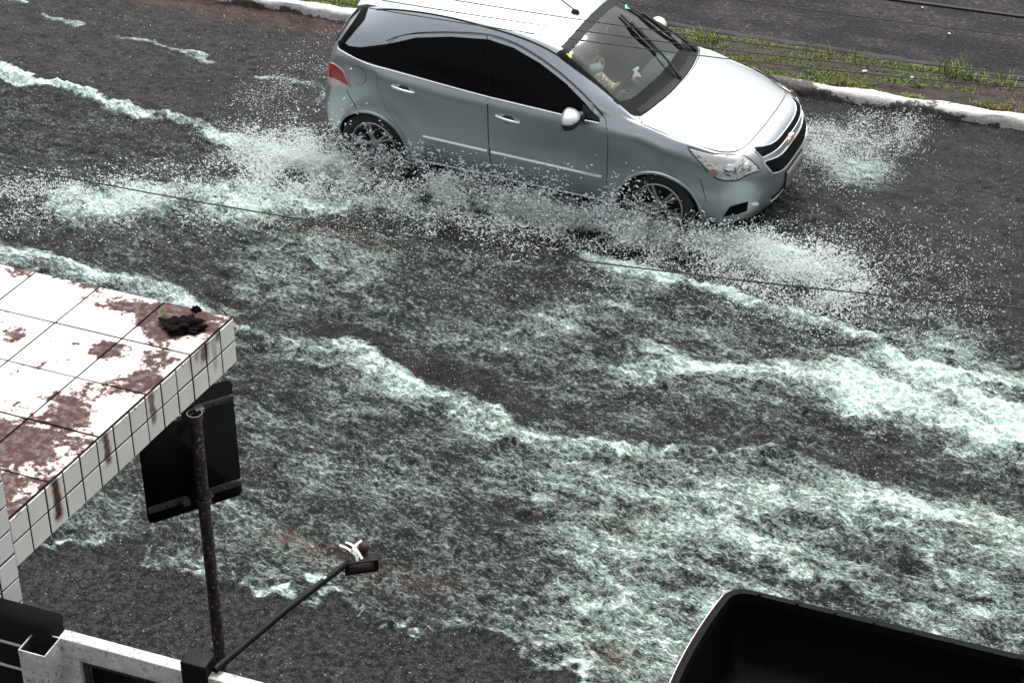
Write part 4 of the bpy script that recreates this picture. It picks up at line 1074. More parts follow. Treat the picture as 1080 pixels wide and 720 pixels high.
# keep drops out of the car body
loc = (np.array(car_I.to_3x3()) @ (P_-np.array([CARX, CARY, 0])).T).T
inside = (np.abs(loc[:, 1]) < .86) & (np.abs(loc[:, 0]+.0) < 1.85) & (loc[:, 2] > .15)
P_, r_ = P_[~inside], r_[~inside]; N_ = len(P_)
U6 = np.array([[1, 0, 0], [-1, 0, 0], [0, 1, 0], [0, -1, 0], [0, 0, 1], [0, 0, -1]], float)
F8 = np.array([[0, 2, 4], [2, 1, 4], [1, 3, 4], [3, 0, 4], [2, 0, 5], [1, 2, 5], [3, 1, 5], [0, 3, 5]])
# each drop a little stretched and turned on its own axis
ang = CARA+rs.normal(-.25, .55, N_); st_ = 1+3.4*rs.uniform(0, 1, N_)**1.5; tl_ = rs.normal(.1, .5, N_)
ax0 = np.stack([np.cos(ang)*np.cos(tl_), np.sin(ang)*np.cos(tl_), np.sin(tl_)], 1)
Vd = U6[None]*r_[:, None, None]; pr_ = (Vd*ax0[:, None, :]).sum(-1, keepdims=True)*ax0[:, None, :]
Vd = P_[:, None, :]+Vd+pr_*(st_-1)[:, None, None]
Fd = (F8[None]+(np.arange(N_)*6)[:, None, None]).reshape(-1, 3)
me = bpy.data.meshes.new('splash_spray'); me.vertices.add(N_*6); me.vertices.foreach_set('co', Vd.astype(np.float32).ravel())
me.loops.add(Fd.size); me.loops.foreach_set('vertex_index', Fd.astype(np.int32).ravel()); me.polygons.add(len(Fd))
me.polygons.foreach_set('loop_start', np.arange(0, Fd.size, 3, dtype=np.int32)); me.update(calc_edges=True); me.polygons.foreach_set('use_smooth', np.ones(len(Fd), bool))
tag(link_mesh('splash_spray', me, drop_m), 'white spray of water drops thrown up along the silver car by its wheels', kind='stuff')
# ------------------------------------------------------------------ tiled canopy and the wall it grows out of
ZC, ZU, TS = 3.30, 3.062, .113
Cc = at_z(245, 334.5, ZC)                     # the outer corner of the slab
CA = R(-25.76); cu = Vector((math.cos(CA), math.sin(CA), 0)); cv = Vector((-math.sin(CA), math.cos(CA), 0))
can = thing('tiled_canopy', 'stained white tiled concrete canopy jutting from a tiled wall beside the road sign', 'canopy', (Cc[0], Cc[1], 0), CA)
# local frame: x runs along the road (negative = into the picture's left), y towards the camera is negative
tile_m = bpy.data.materials.new('canopy_top_tile'); tile_m.use_nodes = True; nb = NB(tile_m)
tco = nb.n('ShaderNodeTexCoord').outputs['Object']
n1 = nb.noise(tco, 4.5, 8, .68); n2 = nb.noise(tco, 26, 6, .7); n3 = nb.noise(tco, 2.2, 4, .6); n4 = nb.noise(tco, 90, 3, .6)
def dist_to(p):
    d = nb.n('ShaderNodeVectorMath'); d.operation = 'DISTANCE'; nb.l(tco, d.inputs[0]); d.inputs[1].default_value = p; return d.outputs['Value']
# dirt has collected in a few places of its own: the outer corner, a joint, the inner end
spots = [((-.20, -.17, ZC), .34, .34), ((-.12, -.34, ZC), .22, .16), ((-.33, -.46, ZC), .16, .32), ((-.30, -.36, ZC), .14, .22), ((-.10, -.60, ZC), .18, .20), ((-.25, -.86, ZC), .2, .22), ((-.22, -1.15, ZC), .34, .34), ((-.06, -1.40, ZC), .30, .30), ((-.42, -1.20, ZC), .28, .26), ((-.66, -1.0, ZC), .22, .14), ((-.78, -.56, ZC), .09, .28), ((-.70, -.05, ZC), .10, .14), ((-.60, -.80, ZC), .16, .12)]
acc = None
for p, r_, a in spots:
    k = nb.mr(dist_to(p), r_, 0, 0, a); acc = k if acc is None else nb.math('MAXIMUM', acc, k)
dirt = nb.math('ADD', acc, nb.math('ADD', nb.math('MULTIPLY', nb.math('SUBTRACT', n1, .5), 1.25), nb.math('MULTIPLY', nb.math('SUBTRACT', n2, .5), .42)))
dm = nb.mr(dirt, .065, .17); dm2 = nb.mr(dirt, .0, .16, 0, .42)
dcol = nb.mix(nb.mr(n2, .3, .7), (.012, .0035, .004), (.060, .020, .019))
nb.b.inputs['Specular IOR Level'].default_value = .2
halo = nb.mix(n1, (.55, .36, .20), (.50, .30, .26))
white = nb.mix(nb.mr(n3, .3, .7), (.78, .73, .71), (.86, .83, .81))
c_ = nb.mix(dm2, white, halo); c_ = nb.mix(nb.math('MULTIPLY', dm, nb.mr(n2, .3, .6, .80, 1)), c_, dcol)
c_ = nb.mix(nb.mr(nb.noise(tco, 38, 3, .6), .70, .74, 0, .8), c_, (.16, .10, .09))
nb.l(c_, nb.b.inputs['Base Color']); nb.l(nb.mr(dm, 0, 1, .25, .7), nb.b.inputs['Roughness'])
grout = mat('dark_grout', (.016, .011, .009), .9, var=.5, vscale=30)
face_m = bpy.data.materials.new('canopy_face_tile'); face_m.use_nodes = True; nb = NB(face_m)
tco = nb.n('ShaderNodeTexCoord').outputs['Object']; sep = nb.n('ShaderNodeSeparateXYZ'); nb.l(tco, sep.inputs[0])
n1 = nb.noise(tco, 7, 5, .6); n2 = nb.noise(tco, 40, 5, .7)
yy = nb.math('ADD', sep.outputs['Y'], nb.math('MULTIPLY', nb.math('SUBTRACT', nb.noise(tco, 14, 4, .7), .5), .05))
acc = None
for y0, wd, zlo, a in ((-1.335, .026, 3.075, 1.0), (-.985, .024, 3.12, .95), (-.655, .022, 3.11, .85), (-.36, .016, 3.2, .35), (-.245, .034, 3.19, .9), (-.135, .022, 3.23, .85), (-.17, .02, 3.10, .4), (-.30, .02, 3.22, .6)):
    k = nb.mr(nb.math('ABSOLUTE', nb.math('SUBTRACT', yy, y0)), wd*1.35, wd*.4, 0, a); k = nb.math('MULTIPLY', k, nb.mr(sep.outputs['Z'], zlo, zlo+.05))
    acc = k if acc is None else nb.math('MAXIMUM', acc, k)
rust = nb.math('MULTIPLY', acc, nb.mr(n2, .28, .50, .75, 1))
white = nb.mix(nb.mr(n1, .3, .7), (.84, .83, .75), (.90, .89, .83))
rc_ = nb.mix(nb.mr(n2, .42, .58), (.014, .006, .005), (.17, .06, .025))
c_ = nb.mix(rust, white, rc_)
ed = nb.math('MULTIPLY', nb.mr(sep.outputs['Z'], 3.27, 3.30), nb.mr(n2, .5, .6, 0, .8)); c_ = nb.mix(ed, c_, (.07, .045, .035))
# grime creeping out of the joints
nb.l(c_, nb.b.inputs['Base Color']); nb.b.inputs['Roughness'].default_value = .25
LY = 1.625                                    # length of the visible face down to the wall
def tiles(bm, o, a, b, nrm, na, nb_, ta, tb, gap, bev=.004, mi=0, start=(0, 0)):
    """glazed tiles with open joints on a plane o + i*ta*a + j*tb*b"""
    a, b, nrm, o = Vector(a), Vector(b), Vector(nrm), Vector(o)
    for i in range(na):
        for j in range(nb_):
            j0 = random.uniform(-.0012, .0012)
            p = o + a*(i*ta) + b*(j*tb) + nrm*j0
            g = gap/2; q = [(g, g), (ta-g, g), (ta-g, tb-g), (g, tb-g)]; q2 = [(g+bev, g+bev), (ta-g-bev, g+bev), (ta-g-bev, tb-g-bev), (g+bev, tb-g-bev)]
            lo = [bm.verts.new(p+a*x+b*y-nrm*.006) for x, y in q]; hi = [bm.verts.new(p+a*x+b*y+nrm*.0005) for x, y in q]; tp = [bm.verts.new(p+a*x+b*y+nrm*.003) for x, y in q2]
            for r0, r1, m_i in ((lo, hi, 1), (hi, tp, mi)):
                for k in range(4): f = bm.faces.new((r0[k], r0[(k+1) % 4], r1[(k+1) % 4], r1[k])); f.material_index = m_i
            f = bm.faces.new(tp); f.material_index = mi
EX = Vector((-math.cos(R(3.72)), -math.sin(R(3.72)), 0))    # the slab is a little out of square
EN = Vector((-EX.y, EX.x, 0))*-1
bm = bmesh.new(); pl_ = [Vector((-.003, -.004, 0)), Vector((-.003, -LY, 0)), Vector((-.003, -LY, 0))+EX*3.2, Vector((-.003, -.004, 0))+EX*3.2]
lo_ = [bm.verts.new(p+Vector((0, 0, ZU+.002))) for p in pl_]; hi_ = [bm.verts.new(p+Vector((0, 0, ZC-.008))) for p in pl_]
bm.faces.new(lo_[::-1]); bm.faces.new(hi_)
for k in range(4): bm.faces.new((lo_[k], lo_[(k+1) % 4], hi_[(k+1) % 4], hi_[k]))
fin(bm, 'slab', grout, can)
bm = bmesh.new(); tiles(bm, (0, 0, ZC), EX, (0, -1, 0), (0, 0, 1), 9, 5, .345, .339, .009, .002); o_ = fin(bm, 'top_tiles', [tile_m, grout], can)
bmx = bmesh.new(); bmx.from_mesh(o_.data)
# trim the last row of top tiles at the wall
bmesh.ops.bisect_plane(bmx, geom=bmx.verts[:]+bmx.edges[:]+bmx.faces[:], plane_co=(0, -LY, 0), plane_no=(0, -1, 0), clear_outer=True); bmx.to_mesh(o_.data); bmx.free()
bm = bmesh.new(); tiles(bm, (.004, 0, ZC), (0, -1, 0), (0, 0, -1), (1, 0, 0), 14, 2, LY/14, .119, .009, .002); fin(bm, 'edge_tiles', [face_m, grout], can)
bm = bmesh.new(); tiles(bm, (0, .004, ZC), EX, (0, 0, -1), EN, 28, 2, .1132, .119, .009, .002); fin(bm, 'edge_tiles', [face_m, grout], can)
# wall: its tiled end stands 20 mm proud of the canopy's edge and carries on above and below
wt_m = bpy.data.materials.new('wall_tile'); wt_m.use_nodes = True; nb = NB(wt_m); tco = nb.n('ShaderNodeTexCoord').outputs['Object']
n1 = nb.noise(tco, 5, 5, .6); n2 = nb.noise(tco, 60, 4, .7)
c_ = nb.mix(nb.mr(n1, .3, .7), (.78, .79, .75), (.86, .87, .83)); c_ = nb.mix(nb.mr(n2, .68, .74, 0, .6), c_, (.25, .18, .13)); nb.l(c_, nb.b.inputs['Base Color']); nb.b.inputs['Roughness'].default_value = .22
bm = bmesh.new(); box(bm, (-1.662, -LY-.15, 3.0), (3.34, .30, 6.0)); fin(bm, 'wall', grout, can)
bm = bmesh.new(); tiles(bm, (.012, -LY, 6.0), (0, -1, 0), (0, 0, -1), (1, 0, 0), 3, 50, .1132, .119, .009, .002)
tiles(bm, (.008, -LY+.004, 6.0), (-1, 0, 0), (0, 0, -1), (0, 1, 0), 29, 22, .1132, .119, .007, .003); fin(bm, 'wall_tiles', [wt_m, grout], can)

# ---- lump of wet moss and soil on the canopy corner
moss = mat('wet_moss', (.0055, .0035, .0035), .9, spec=.1, var=.6, vscale=25, bump=.6, bscale=50)
def lump(p, sx, sy, sz, seed, m=moss, name='moss_clump'):
    b2 = bmesh.new(); bmesh.ops.create_icosphere(b2, subdivisions=5, radius=1)
    for v in b2.verts:
        d = 1+.62*mnoise.fractal(v.co*1.7+Vector((seed, 0, 0)), .7, 2.2, 6); v.co = Vector((v.co.x*sx*d, v.co.y*sy*d, max(-.02, v.co.z*sz*d)))
    bm = bmesh.new(); add(bm, b2, Matrix.Translation(p)); return fin(bm, name, m, None, True, 70)
mp_ = Vector(at_z(193, 347, ZC))
o = lump(mp_+Vector((0, 0, .006)), .105, .062, .035, 3.0); tag(o, 'black clump of wet moss and soil on the outer corner of the white canopy', 'moss')
ms_ = bmesh.new(); 
leaf_m = mat('moss_leaf', (.07, .16, .015), .5)
bm = bmesh.new()
for (du, dv) in ((172, 329), (216, 342)):
    p = Vector(at_z(du, dv, ZC+.02)) - mp_ - Vector((0, 0, .006))
    for k in range(7):
        a = rg.uniform(0, 2*PI); d = Vector((math.cos(a), math.sin(a), rg.uniform(.5, 1.2)))*rg.uniform(.012, .024); s_v = Vector((-math.sin(a), math.cos(a), 0))*.005
        bm.faces.new([bm.verts.new(q) for q in (p, p+d*.6+s_v, p+d, p+d*.6-s_v)])
me = bpy.data.meshes.new('leaves'); bm.to_mesh(me); bm.free(); lo_ = link_mesh('leaves', me, leaf_m, o); lo_.location = mp_+Vector((0, 0, .006))
ms_.free()
o = lump(Vector(at_z(207, 328, ZC))+Vector((0, 0, .008)), .020, .016, .016, 8.0); tag(o, 'small black crumb of moss behind the larger clump near the canopy rim', 'moss')

# ------------------------------------------------------------------ road sign seen from the back
SGY = 8.30; sb = at_y(212, 543, SGY); st = at_y(202, 439, SGY)
sg_x = sb[0]+.022
sign = thing('road_sign', 'black back of a rounded rectangular road sign on a rusty post under the canopy', 'sign', (sg_x, SGY, 0))
post_m = bpy.data.materials.new('rusty_post'); post_m.use_nodes = True; nb = NB(post_m); tco = nb.n('ShaderNodeTexCoord').outputs['Object']
n1 = nb.noise(tco, 14, 6, .7); n2 = nb.noise(tco, 45, 5, .75)
c_ = nb.mix(nb.mr(n1, .4, .62), (.020, .015, .014), (.052, .030, .025)); c_ = nb.mix(nb.mr(n2, .56, .63), c_, (.30, .32, .30)); nb.l(c_, nb.b.inputs['Base Color']); nb.b.inputs['Roughness'].default_value = .6
zt_ = st[2]
bm = bmesh.new(); lathe(bm, [(.025, zt_), (.0315, zt_), (.0325, zt_-.004), (.0325, -.05)], 24); lathe(bm, [(.027, zt_-.15), (.027, zt_)], 24); lathe(bm, [(0, zt_-.12), (.0265, zt_-.12)], 24); fin(bm, 'post', post_m, sign, True)
zb_ = sb[2]; pa = at_z(160, 559, zb_); pb = at_z(259, 527, zb_)
pdir = Vector(pb)-Vector(pa); pang = math.atan2(pdir.y, pdir.x); pw = pdir.length
ztop = at_y(250, 405, pb[1])[2]; ph = ztop-zb_
pm = Matrix.Translation(((pa[0]+pb[0])/2-sg_x, (pa[1]+pb[1])/2-SGY, 0)) @ Matrix.Rotation(pang, 4, 'Z')
# post stands on the camera side of the plate
pm = Matrix.Translation(Vector((-math.sin(pang), math.cos(pang), 0))*.055 + Vector(((pa[0]+pb[0])/2-sg_x, (pa[1]+pb[1])/2-SGY, 0))*.9) @ Matrix.Rotation(pang, 4, 'Z')
sgm = mat('sign_back', (.004, .004, .0045), .7, spec=.15, var=.3, vscale=10); brk = mat('bracket_metal', (.11, .115, .115), .5, .5, var=.5, vscale=30)
b2 = bmesh.new(); rad = .035; oc = []
for cx, cz, a0 in ((pw/2-rad, zb_+ph-rad, 0), (-pw/2+rad, zb_+ph-rad, 90), (-pw/2+rad, zb_+rad, 180), (pw/2-rad, zb_+rad, 270)):
    for k in range(7): a = R(a0+15*k); oc.append((cx+rad*math.cos(a), cz+rad*math.sin(a)))
f0 = b2.faces.new([b2.verts.new((x, -.002, z)) for x, z in oc]); g_ = bmesh.ops.extrude_face_region(b2, geom=[f0])
for v in [e for e in g_['geom'] if isinstance(e, bmesh.types.BMVert)]: v.co.y += .006
bm = bmesh.new(); add(bm, b2, pm); fin(bm, 'plate', sgm, sign)
for zf in (zb_+ph*.13, zb_+ph*.86):
    bm = bmesh.new()
    for xx in (-1, 1): box(bm, pm @ Vector((xx*(pw*.29), -.013, zf)), (pw*.40, .018, .034), Matrix.Rotation(pang, 3, 'Z'), .003)
    lathe(bm, [(.033, zf-.017), (.041, zf-.017), (.041, zf+.017), (.0355, zf+.017)], 20)
    for xx in (-1, 1): box(bm, pm @ Vector((xx*.062, -.035, zf)), (.045, .045, .030), Matrix.Rotation(pang, 3, 'Z'), .003)
    bk = fin(bm, 'bracket', brk, sign, True, 40)
    for xx in (-.33, .33, -.075, .075):
        bm = bmesh.new(); b2 = bmesh.new(); bmesh.ops.create_icosphere(b2, subdivisions=2, radius=.009); add(bm, b2, Matrix.Translation(pm @ Vector((xx*(pw*.9 if abs(xx) > .2 else 1), -.025 if abs(xx) > .2 else -.06, zf)))); fin(bm, 'bolt', post_m, bk, True)

# ------------------------------------------------------------------ white metal gate frame in the corner, with an open square post
ZF = 3.02
wp = bpy.data.materials.new('dirty_white_paint'); wp.use_nodes = True; nb = NB(wp); tco = nb.n('ShaderNodeTexCoord').outputs['Object']
n1 = nb.noise(tco, 9, 7, .7); n2 = nb.noise(tco, 55, 5, .75); geo = nb.n('ShaderNodeTexCoord')
sp_ = nb.n('ShaderNodeSeparateXYZ'); nb.l(tco, sp_.inputs[0])
c_ = nb.mix(nb.mr(n1, .35, .65), (.42, .42, .39), (.60, .61, .57)); c_ = nb.mix(nb.mr(n2, .565, .62, 0, .9), c_, (.10, .085, .075)); c_ = nb.mix(nb.mr(nb.noise(tco, 20, 6, .75), .58, .64, 0, .75), c_, (.17, .14, .12))
nb.l(c_, nb.b.inputs['Base Color']); nb.b.inputs['Roughness'].default_value = .5
pfl = at_z(18, 686, ZF); pfr = at_z(48, 691, ZF)
GA = R(-20.5); GO = Vector(at_z(61, 672, ZF))       # front top corner of the rail
gate = thing('metal_gate', 'dirty white metal gate frame with an open topped square post and dark slats', 'gate', (GO.x, GO.y, 0), GA)
def gl_(p): return Matrix.Rotation(-GA, 3, 'Z') @ (Vector(p)-Vector((GO.x, GO.y, 0)))
bm = bmesh.new(); box(bm, (1.0, .026, ZF-.047), (2.0, .052, .094), bev=.004); fin(bm, 'top_rail', wp, gate)
bm = bmesh.new(); box(bm, (.040, .026, (ZF-.094)/2), (.078, .050, ZF-.096), bev=.004); fin(bm, 'stile', wp, gate)
dk = mat('dark_slat', (.004, .004, .0045), .8, spec=.1); edge_m = mat('slat_edge', (.50, .52, .50), .5)
bm = bmesh.new(); box(bm, (1.04, .028, ZF-.094-.018), (1.92, .020, .030), bev=.003); box(bm, (.092, .028, (ZF-.13)/2), (.022, .020, ZF-.13), bev=.003); fin(bm, 'inner_frame', mat('inner_frame', (.02, .018, .018), .4), gate)
bm = bmesh.new(); box(bm, (1.05, .034, (ZF-.13)/2), (1.88, .012, ZF-.13)); fin(bm, 'sheet', dk, gate)
# square tube post, top left open
pc_ = gl_((pfl+pfr)/2) ; ps = .116; pcx, pcy = pc_.x, pc_.y+ps/2
bm = bmesh.new(); o4 = [(-ps/2, -ps/2), (ps/2, -ps/2), (ps/2, ps/2), (-ps/2, ps/2)]; i4 = [(x*.93, y*.93) for x, y in o4]
def ring4(P, z): return [bm.verts.new((pcx+x, pcy+y, z)) for x, y in P]
a, b, c, d = ring4(o4, 0), ring4(o4, ZF), ring4(i4, ZF), ring4(i4, ZF-.6)
for r0, r1 in ((a, b), (b, c), (c, d)):
    for k in range(4): bm.faces.new((r0[k], r0[(k+1) % 4], r1[(k+1) % 4], r1[k]))
bm.faces.new(d); post_o = fin(bm, 'post', wp, gate)
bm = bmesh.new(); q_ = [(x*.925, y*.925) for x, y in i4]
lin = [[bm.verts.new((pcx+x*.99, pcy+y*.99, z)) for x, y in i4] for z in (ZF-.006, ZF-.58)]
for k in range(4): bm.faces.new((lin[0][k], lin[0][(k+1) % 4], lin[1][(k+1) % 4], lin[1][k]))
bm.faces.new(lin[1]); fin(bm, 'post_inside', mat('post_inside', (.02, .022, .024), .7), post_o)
# dark slatted leaf to the left of the post
zl = ZF+.02
bm = bmesh.new(); box(bm, (pcx-ps/2-1.42, pcy+.085, ZF/2+.02), (3.0, .10, ZF+.05)); fin(bm, 'leaf_panel', dk, gate)
for k, zz_ in enumerate((ZF-.075, ZF-.20, ZF-.325, ZF-.45)):
    bm = bmesh.new(); box(bm, (pcx-ps/2-1.5, pcy+.035, zz_), (3.0-.006, .012, .010), bev=.002); fin(bm, 'slat_edge', edge_m, gate)

# ------------------------------------------------------------------ floodlight on a raking arm fixed to the gate rail
bk = mat('black_metal', (.005, .005, .006), .55, spec=.14, rvar=.1, vscale=40)
fb = gl_(at_z(226, 706, ZF))
fl = thing('floodlight', 'small black floodlight on a long raking arm fixed to the white gate rail', 'floodlight', tuple(GO[:2])+(0,), GA)
base = Vector((gl_(at_z(212, 703, ZF)).x, .026, ZF)); e0 = Vector((gl_(at_z(232, 701, ZF+.02)).x, .05, ZF+.02)); e1 = gl_(at_z(368, 592, ZF+.02))
bm = bmesh.new(); box(bm, base+Vector((0, -.002, -.05)), (.105, .075, .22), bev=.006); fin(bm, 'clamp', bk, fl)
bm = bmesh.new(); tube(bm, [e0-(e1-e0)*.03, e0.lerp(e1, .5)+Vector((0, 0, .012)), e1], [.0145, .014, .0135], 12); fin(bm, 'arm', bk, fl, True)
tape = mat('pale_tape', (.45, .44, .42), .6)
for tt in (.36, .80):
    bm = bmesh.new(); p0 = e0.lerp(e1, tt)+Vector((-.002, -.004, .015)); tube(bm, [p0-Vector((0, 0, .0015)), p0-Vector((0, 0, .0015))+(e1-e0).normalized()*.016], .0075, 10); fin(bm, 'tape', tape, fl, True)
hc = gl_(at_z(381, 596, ZF)); fwd = gl_(Vector(at_z(398, 588, ZF))) - gl_(Vector(at_z(362, 602, ZF)))
ha = math.atan2(fwd.y, fwd.x)
HM = Matrix.Translation(hc) @ Matrix.Rotation(ha-R(20), 4, 'Z') @ Matrix.Rotation(R(4), 4, 'X')
bm = bmesh.new()
w0, h0, d0 = .068, .031, .030                # half sizes: rim in front, ribs behind
fr0 = [(-w0, -h0), (w0, -h0), (w0, h0), (-w0, h0)]
fV = lambda P, y, k=1: [bm.verts.new(HM @ Vector((x*k, y, z*k))) for x, z in P]
r0, r1, r2, r3 = fV(fr0, -.006, .78), fV(fr0, -.014, .80), fV(fr0, -.014, 1), fV(fr0, .03, .84)
for a, b in ((r0, r1), (r1, r2), (r2, r3)):
    for k in range(4): bm.faces.new((a[k], a[(k+1) % 4], b[(k+1) % 4], b[k]))
bm.faces.new(r3); bm.faces.new(r0[::-1])
hs_ = fin(bm, 'housing', bk, fl)
bm = bmesh.new(); box(bm, HM @ Vector((0, -.0085, 0)), (w0*1.52, .003, h0*1.5), HM.to_3x3()); fin(bm, 'glass', mat('lamp_glass_brown', (.075, .045, .045), .25), hs_)
bm = bmesh.new(); box(bm, HM @ Vector((.0, .045, .005)), (.05, .035, .035), HM.to_3x3(), .005); tube(bm, [e1, HM @ Vector((0, .05, 0))], .012, 8)
b2 = bmesh.new(); bmesh.ops.create_icosphere(b2, subdivisions=3, radius=.022); add(bm, b2, Matrix.Translation(HM @ Vector((.02, .055, .045))))
tube(bm, [HM @ Vector((.02, .055, .045)), HM @ Vector((.03, .03, .0))], .008, 8); fin(bm, 'knuckle', mat('rusty_knuckle', (.03, .016, .014), .7), fl, True, 50)
GM = Matrix.Translation((GO.x, GO.y, 0)) @ Matrix.Rotation(GA, 4, 'Z')
tp_ = [at_z(374, 584, ZF+.06)]
bm = bmesh.new(); c0 = Vector(at_z(372, 581, ZF+.06))
for (u0, v0), (u1, v1), bend in (((358.5, 574.5), (378, 588), .01), ((365, 571.5), (382, 589), .02), ((381, 570), (370, 583), .01), ((371, 580), (377, 591), .03)):
    a, b = Vector(at_z(u0, v0, ZF+.08)), Vector(at_z(u1, v1, ZF+.06)); md = a.lerp(b, .5)+Vector((0, 0, bend))
    tube(bm, [tuple(q) for q in catmull([a, md, b], 5)], [.006]*11, 6, flat=.4)
tag(fin(bm, 'plastic_tie', mat('white_plastic', (.80, .78, .72), .4), None, True), 'white plastic strip tied around the head of the floodlight arm', 'tie')

# ------------------------------------------------------------------ black pickup parked at the near side: its load bed reaches into the picture
ZR = 1.16
pA = Vector(at_z(772, 615.5, ZR)); pB = Vector(at_z(1052, 685, ZR))
TA = math.atan2((pB-pA).y, (pB-pA).x)
trk = thing('pickup_truck', 'black pickup truck parked in the near corner with an empty open load bed', 'truck', (pA.x, pA.y, 0), TA)
# local frame: x forward, y negative towards the camera; origin below the far rear corner of the bed
tb = mat('black_truck_paint', (.006, .006, .007), .22, coat=.4); rail_m = mat('rail_plastic', (.005, .005, .0065), .55, spec=.06, rvar=.12, vscale=60, bump=.15, bscale=300)
liner = mat('bed_liner', (.0025, .0025, .003), .5, spec=.12, bump=.15, bscale=150)
LX = (pB-pA).length+.16; WY = 1.46; ZB = .68
def yb_(y): return -.075*(1-((y+WY/2)/(WY/2))**2)      # tailgate bows backwards in the middle
BED = []
# outline of the bed rim, rounded corners
def rim(off):
    P = []
    r_ = .10-off*.5; x0, x1, y0, y1 = off, LX+.05-off, -WY+off, -off
    for cx, cy, a0 in ((x0+r_, y1-r_, 90), (x0+r_, y0+r_, 180), (x1-r_, y0+r_, 270), (x1-r_, y1-r_, 0)):
        for k in range(9): a = R(a0+90*k/8); P.append((cx+r_*math.cos(a), cy+r_*math.sin(a)))
        if (a0 == 90): P += [(x0, y1-r_-(y1-y0-2*r_)*k/12) for k in range(1, 12)]
    out = []
    for x, y in P:
        w_ = max(0, 1-(x-x0)/.14); out.append((x+yb_(max(-WY, min(0, y)))*w_, y))
    return out
def rim_z(x): return ZR + .06*sst(np.array((x-(LX-.12))/.20)).item()
def loop(bm, P, z): return [bm.verts.new((x, y, (rim_z(x) if z is None else z))) for x, y in P]
bm = bmesh.new()
R0, R1 = rim(.0), rim(.050)
l0 = [bm.verts.new((x, y, rim_z(x)-.05)) for x, y in rim(-.006)]; l1 = [bm.verts.new((x, y, rim_z(x)-.008)) for x, y in R0]; l2 = [bm.verts.new((x, y, rim_z(x))) for x, y in rim(.012)]; l3 = [bm.verts.new((x, y, rim_z(x)-.002)) for x, y in rim(.040)]; l4 = [bm.verts.new((x, y, rim_z(x)-.05)) for x, y in R1]
for a, b in ((l0, l1), (l1, l2), (l2, l3), (l3, l4)):
    for k in range(len(a)): bm.faces.new((a[k], a[(k+1) % len(a)], b[(k+1) % len(a)], b[k]))
fin(bm, 'bed_rail', rail_m, trk, True, 50)
bm = bmesh.new(); a = [bm.verts.new((x, y, ZR-.045)) for x, y in rim(.047)]; b = [bm.verts.new((x, y, ZB+.05)) for x, y in rim(.075)]; c = [bm.verts.new((x, y, ZB)) for x, y in rim(.13)]
for p, q in ((a, b), (b, c)):
    for k in range(len(p)): bm.faces.new((p[k], p[(k+1) % len(p)], q[(k+1) % len(p)], q[k]))
bm.faces.new(c)
# ribs pressed in the floor
for k in range(6): box(bm, (LX/2, -WY+.22+k*.205, ZB+.004), (LX-.4, .05, .016), bev=.006)
fin(bm, 'bed_liner', liner, trk, True, 50)
for k in range(7):
    x = .16+k*(LX-.34)/6; bm = bmesh.new(); b2 = bmesh.new(); bmesh.ops.create_icosphere(b2, subdivisions=2, radius=.011); add(bm, b2, Matrix.Translation((x, -.030, rim_z(x)+.001))); fin(bm, 'rail_bolt', liner, trk, True)
# flanks and tailgate
bm = bmesh.new(); a = [bm.verts.new((x, y, ZR-.04)) for x, y in rim(-.004)]; b = [bm.verts.new((x, y, .95)) for x, y in rim(-.05)]; c = [bm.verts.new((x, y, .45)) for x, y in rim(-.04)]
for p, q in ((a, b), (b, c)):
    for k in range(len(p)): bm.faces.new((p[k], p[(k+1) % len(p)], q[(k+1) % len(p)], q[k]))
fin(bm, 'bed_side', tb, trk, True, 60)
yl = np.linspace(-.09, -WY+.09, 16)
bm = bmesh.new(); tube(bm, [(yb_(y)-.004, y, ZR-.010) for y in yl], .0036, 8); fin(bm, 'tailgate_trim', mat('bright_trim', (.80, .70, .62), .25, .6), trk, True)
bm = bmesh.new(); box(bm, (-.085, -WY/2, .98), (.035, .26, .06), bev=.01); fin(bm, 'tailgate_handle', rail_m, trk)
for y in (-.02, -WY+.02):
    bm = bmesh.new(); box(bm, (.0, y, .93), (.09, .11, .26), bev=.02, seg=3); fin(bm, 'tail_light', red, trk, True)
bm = bmesh.new(); box(bm, (-.09, -WY/2, .50), (.14, WY+.06, .16), bev=.04, seg=3); fin(bm, 'rear_bumper', rail_m, trk, True)
# cab: lofted in side profile, beyond the frame
bm = bmesh.new(); X0 = LX+.06
prof = [(0, .45), (0, 1.10), (.10, 1.16), (.38, 1.66), (.75, 1.70), (1.30, 1.64), (1.95, 1.16), (2.6, 1.08), (2.92, .98), (3.0, .75), (2.98, .42)]
prof_s = catmull(prof, 4); NW = 12; rws = []
for j in range(NW+1):
    u = -1+2*j/NW; row = []
    for x, z in prof_s:
        hw = (WY/2+.05)-(.16*max(0, (z-1.12)/.55)**1.1 if z > 1.12 else 0); row.append(bm.verts.new((X0+x-(.10*abs(u)**4*(x > 2.2)), -WY/2+u*hw, z-(.04*abs(u)**3 if z > 1.0 else 0))))
    rws.append(row)
for a, b in zip(rws, rws[1:]):
    for k in range(len(prof_s)-1): bm.faces.new((a[k], a[k+1], b[k+1], b[k]))
bm.faces.new(rws[0][::-1]); bm.faces.new(rws[-1]); fin(bm, 'cab', tb, trk, True, 40)
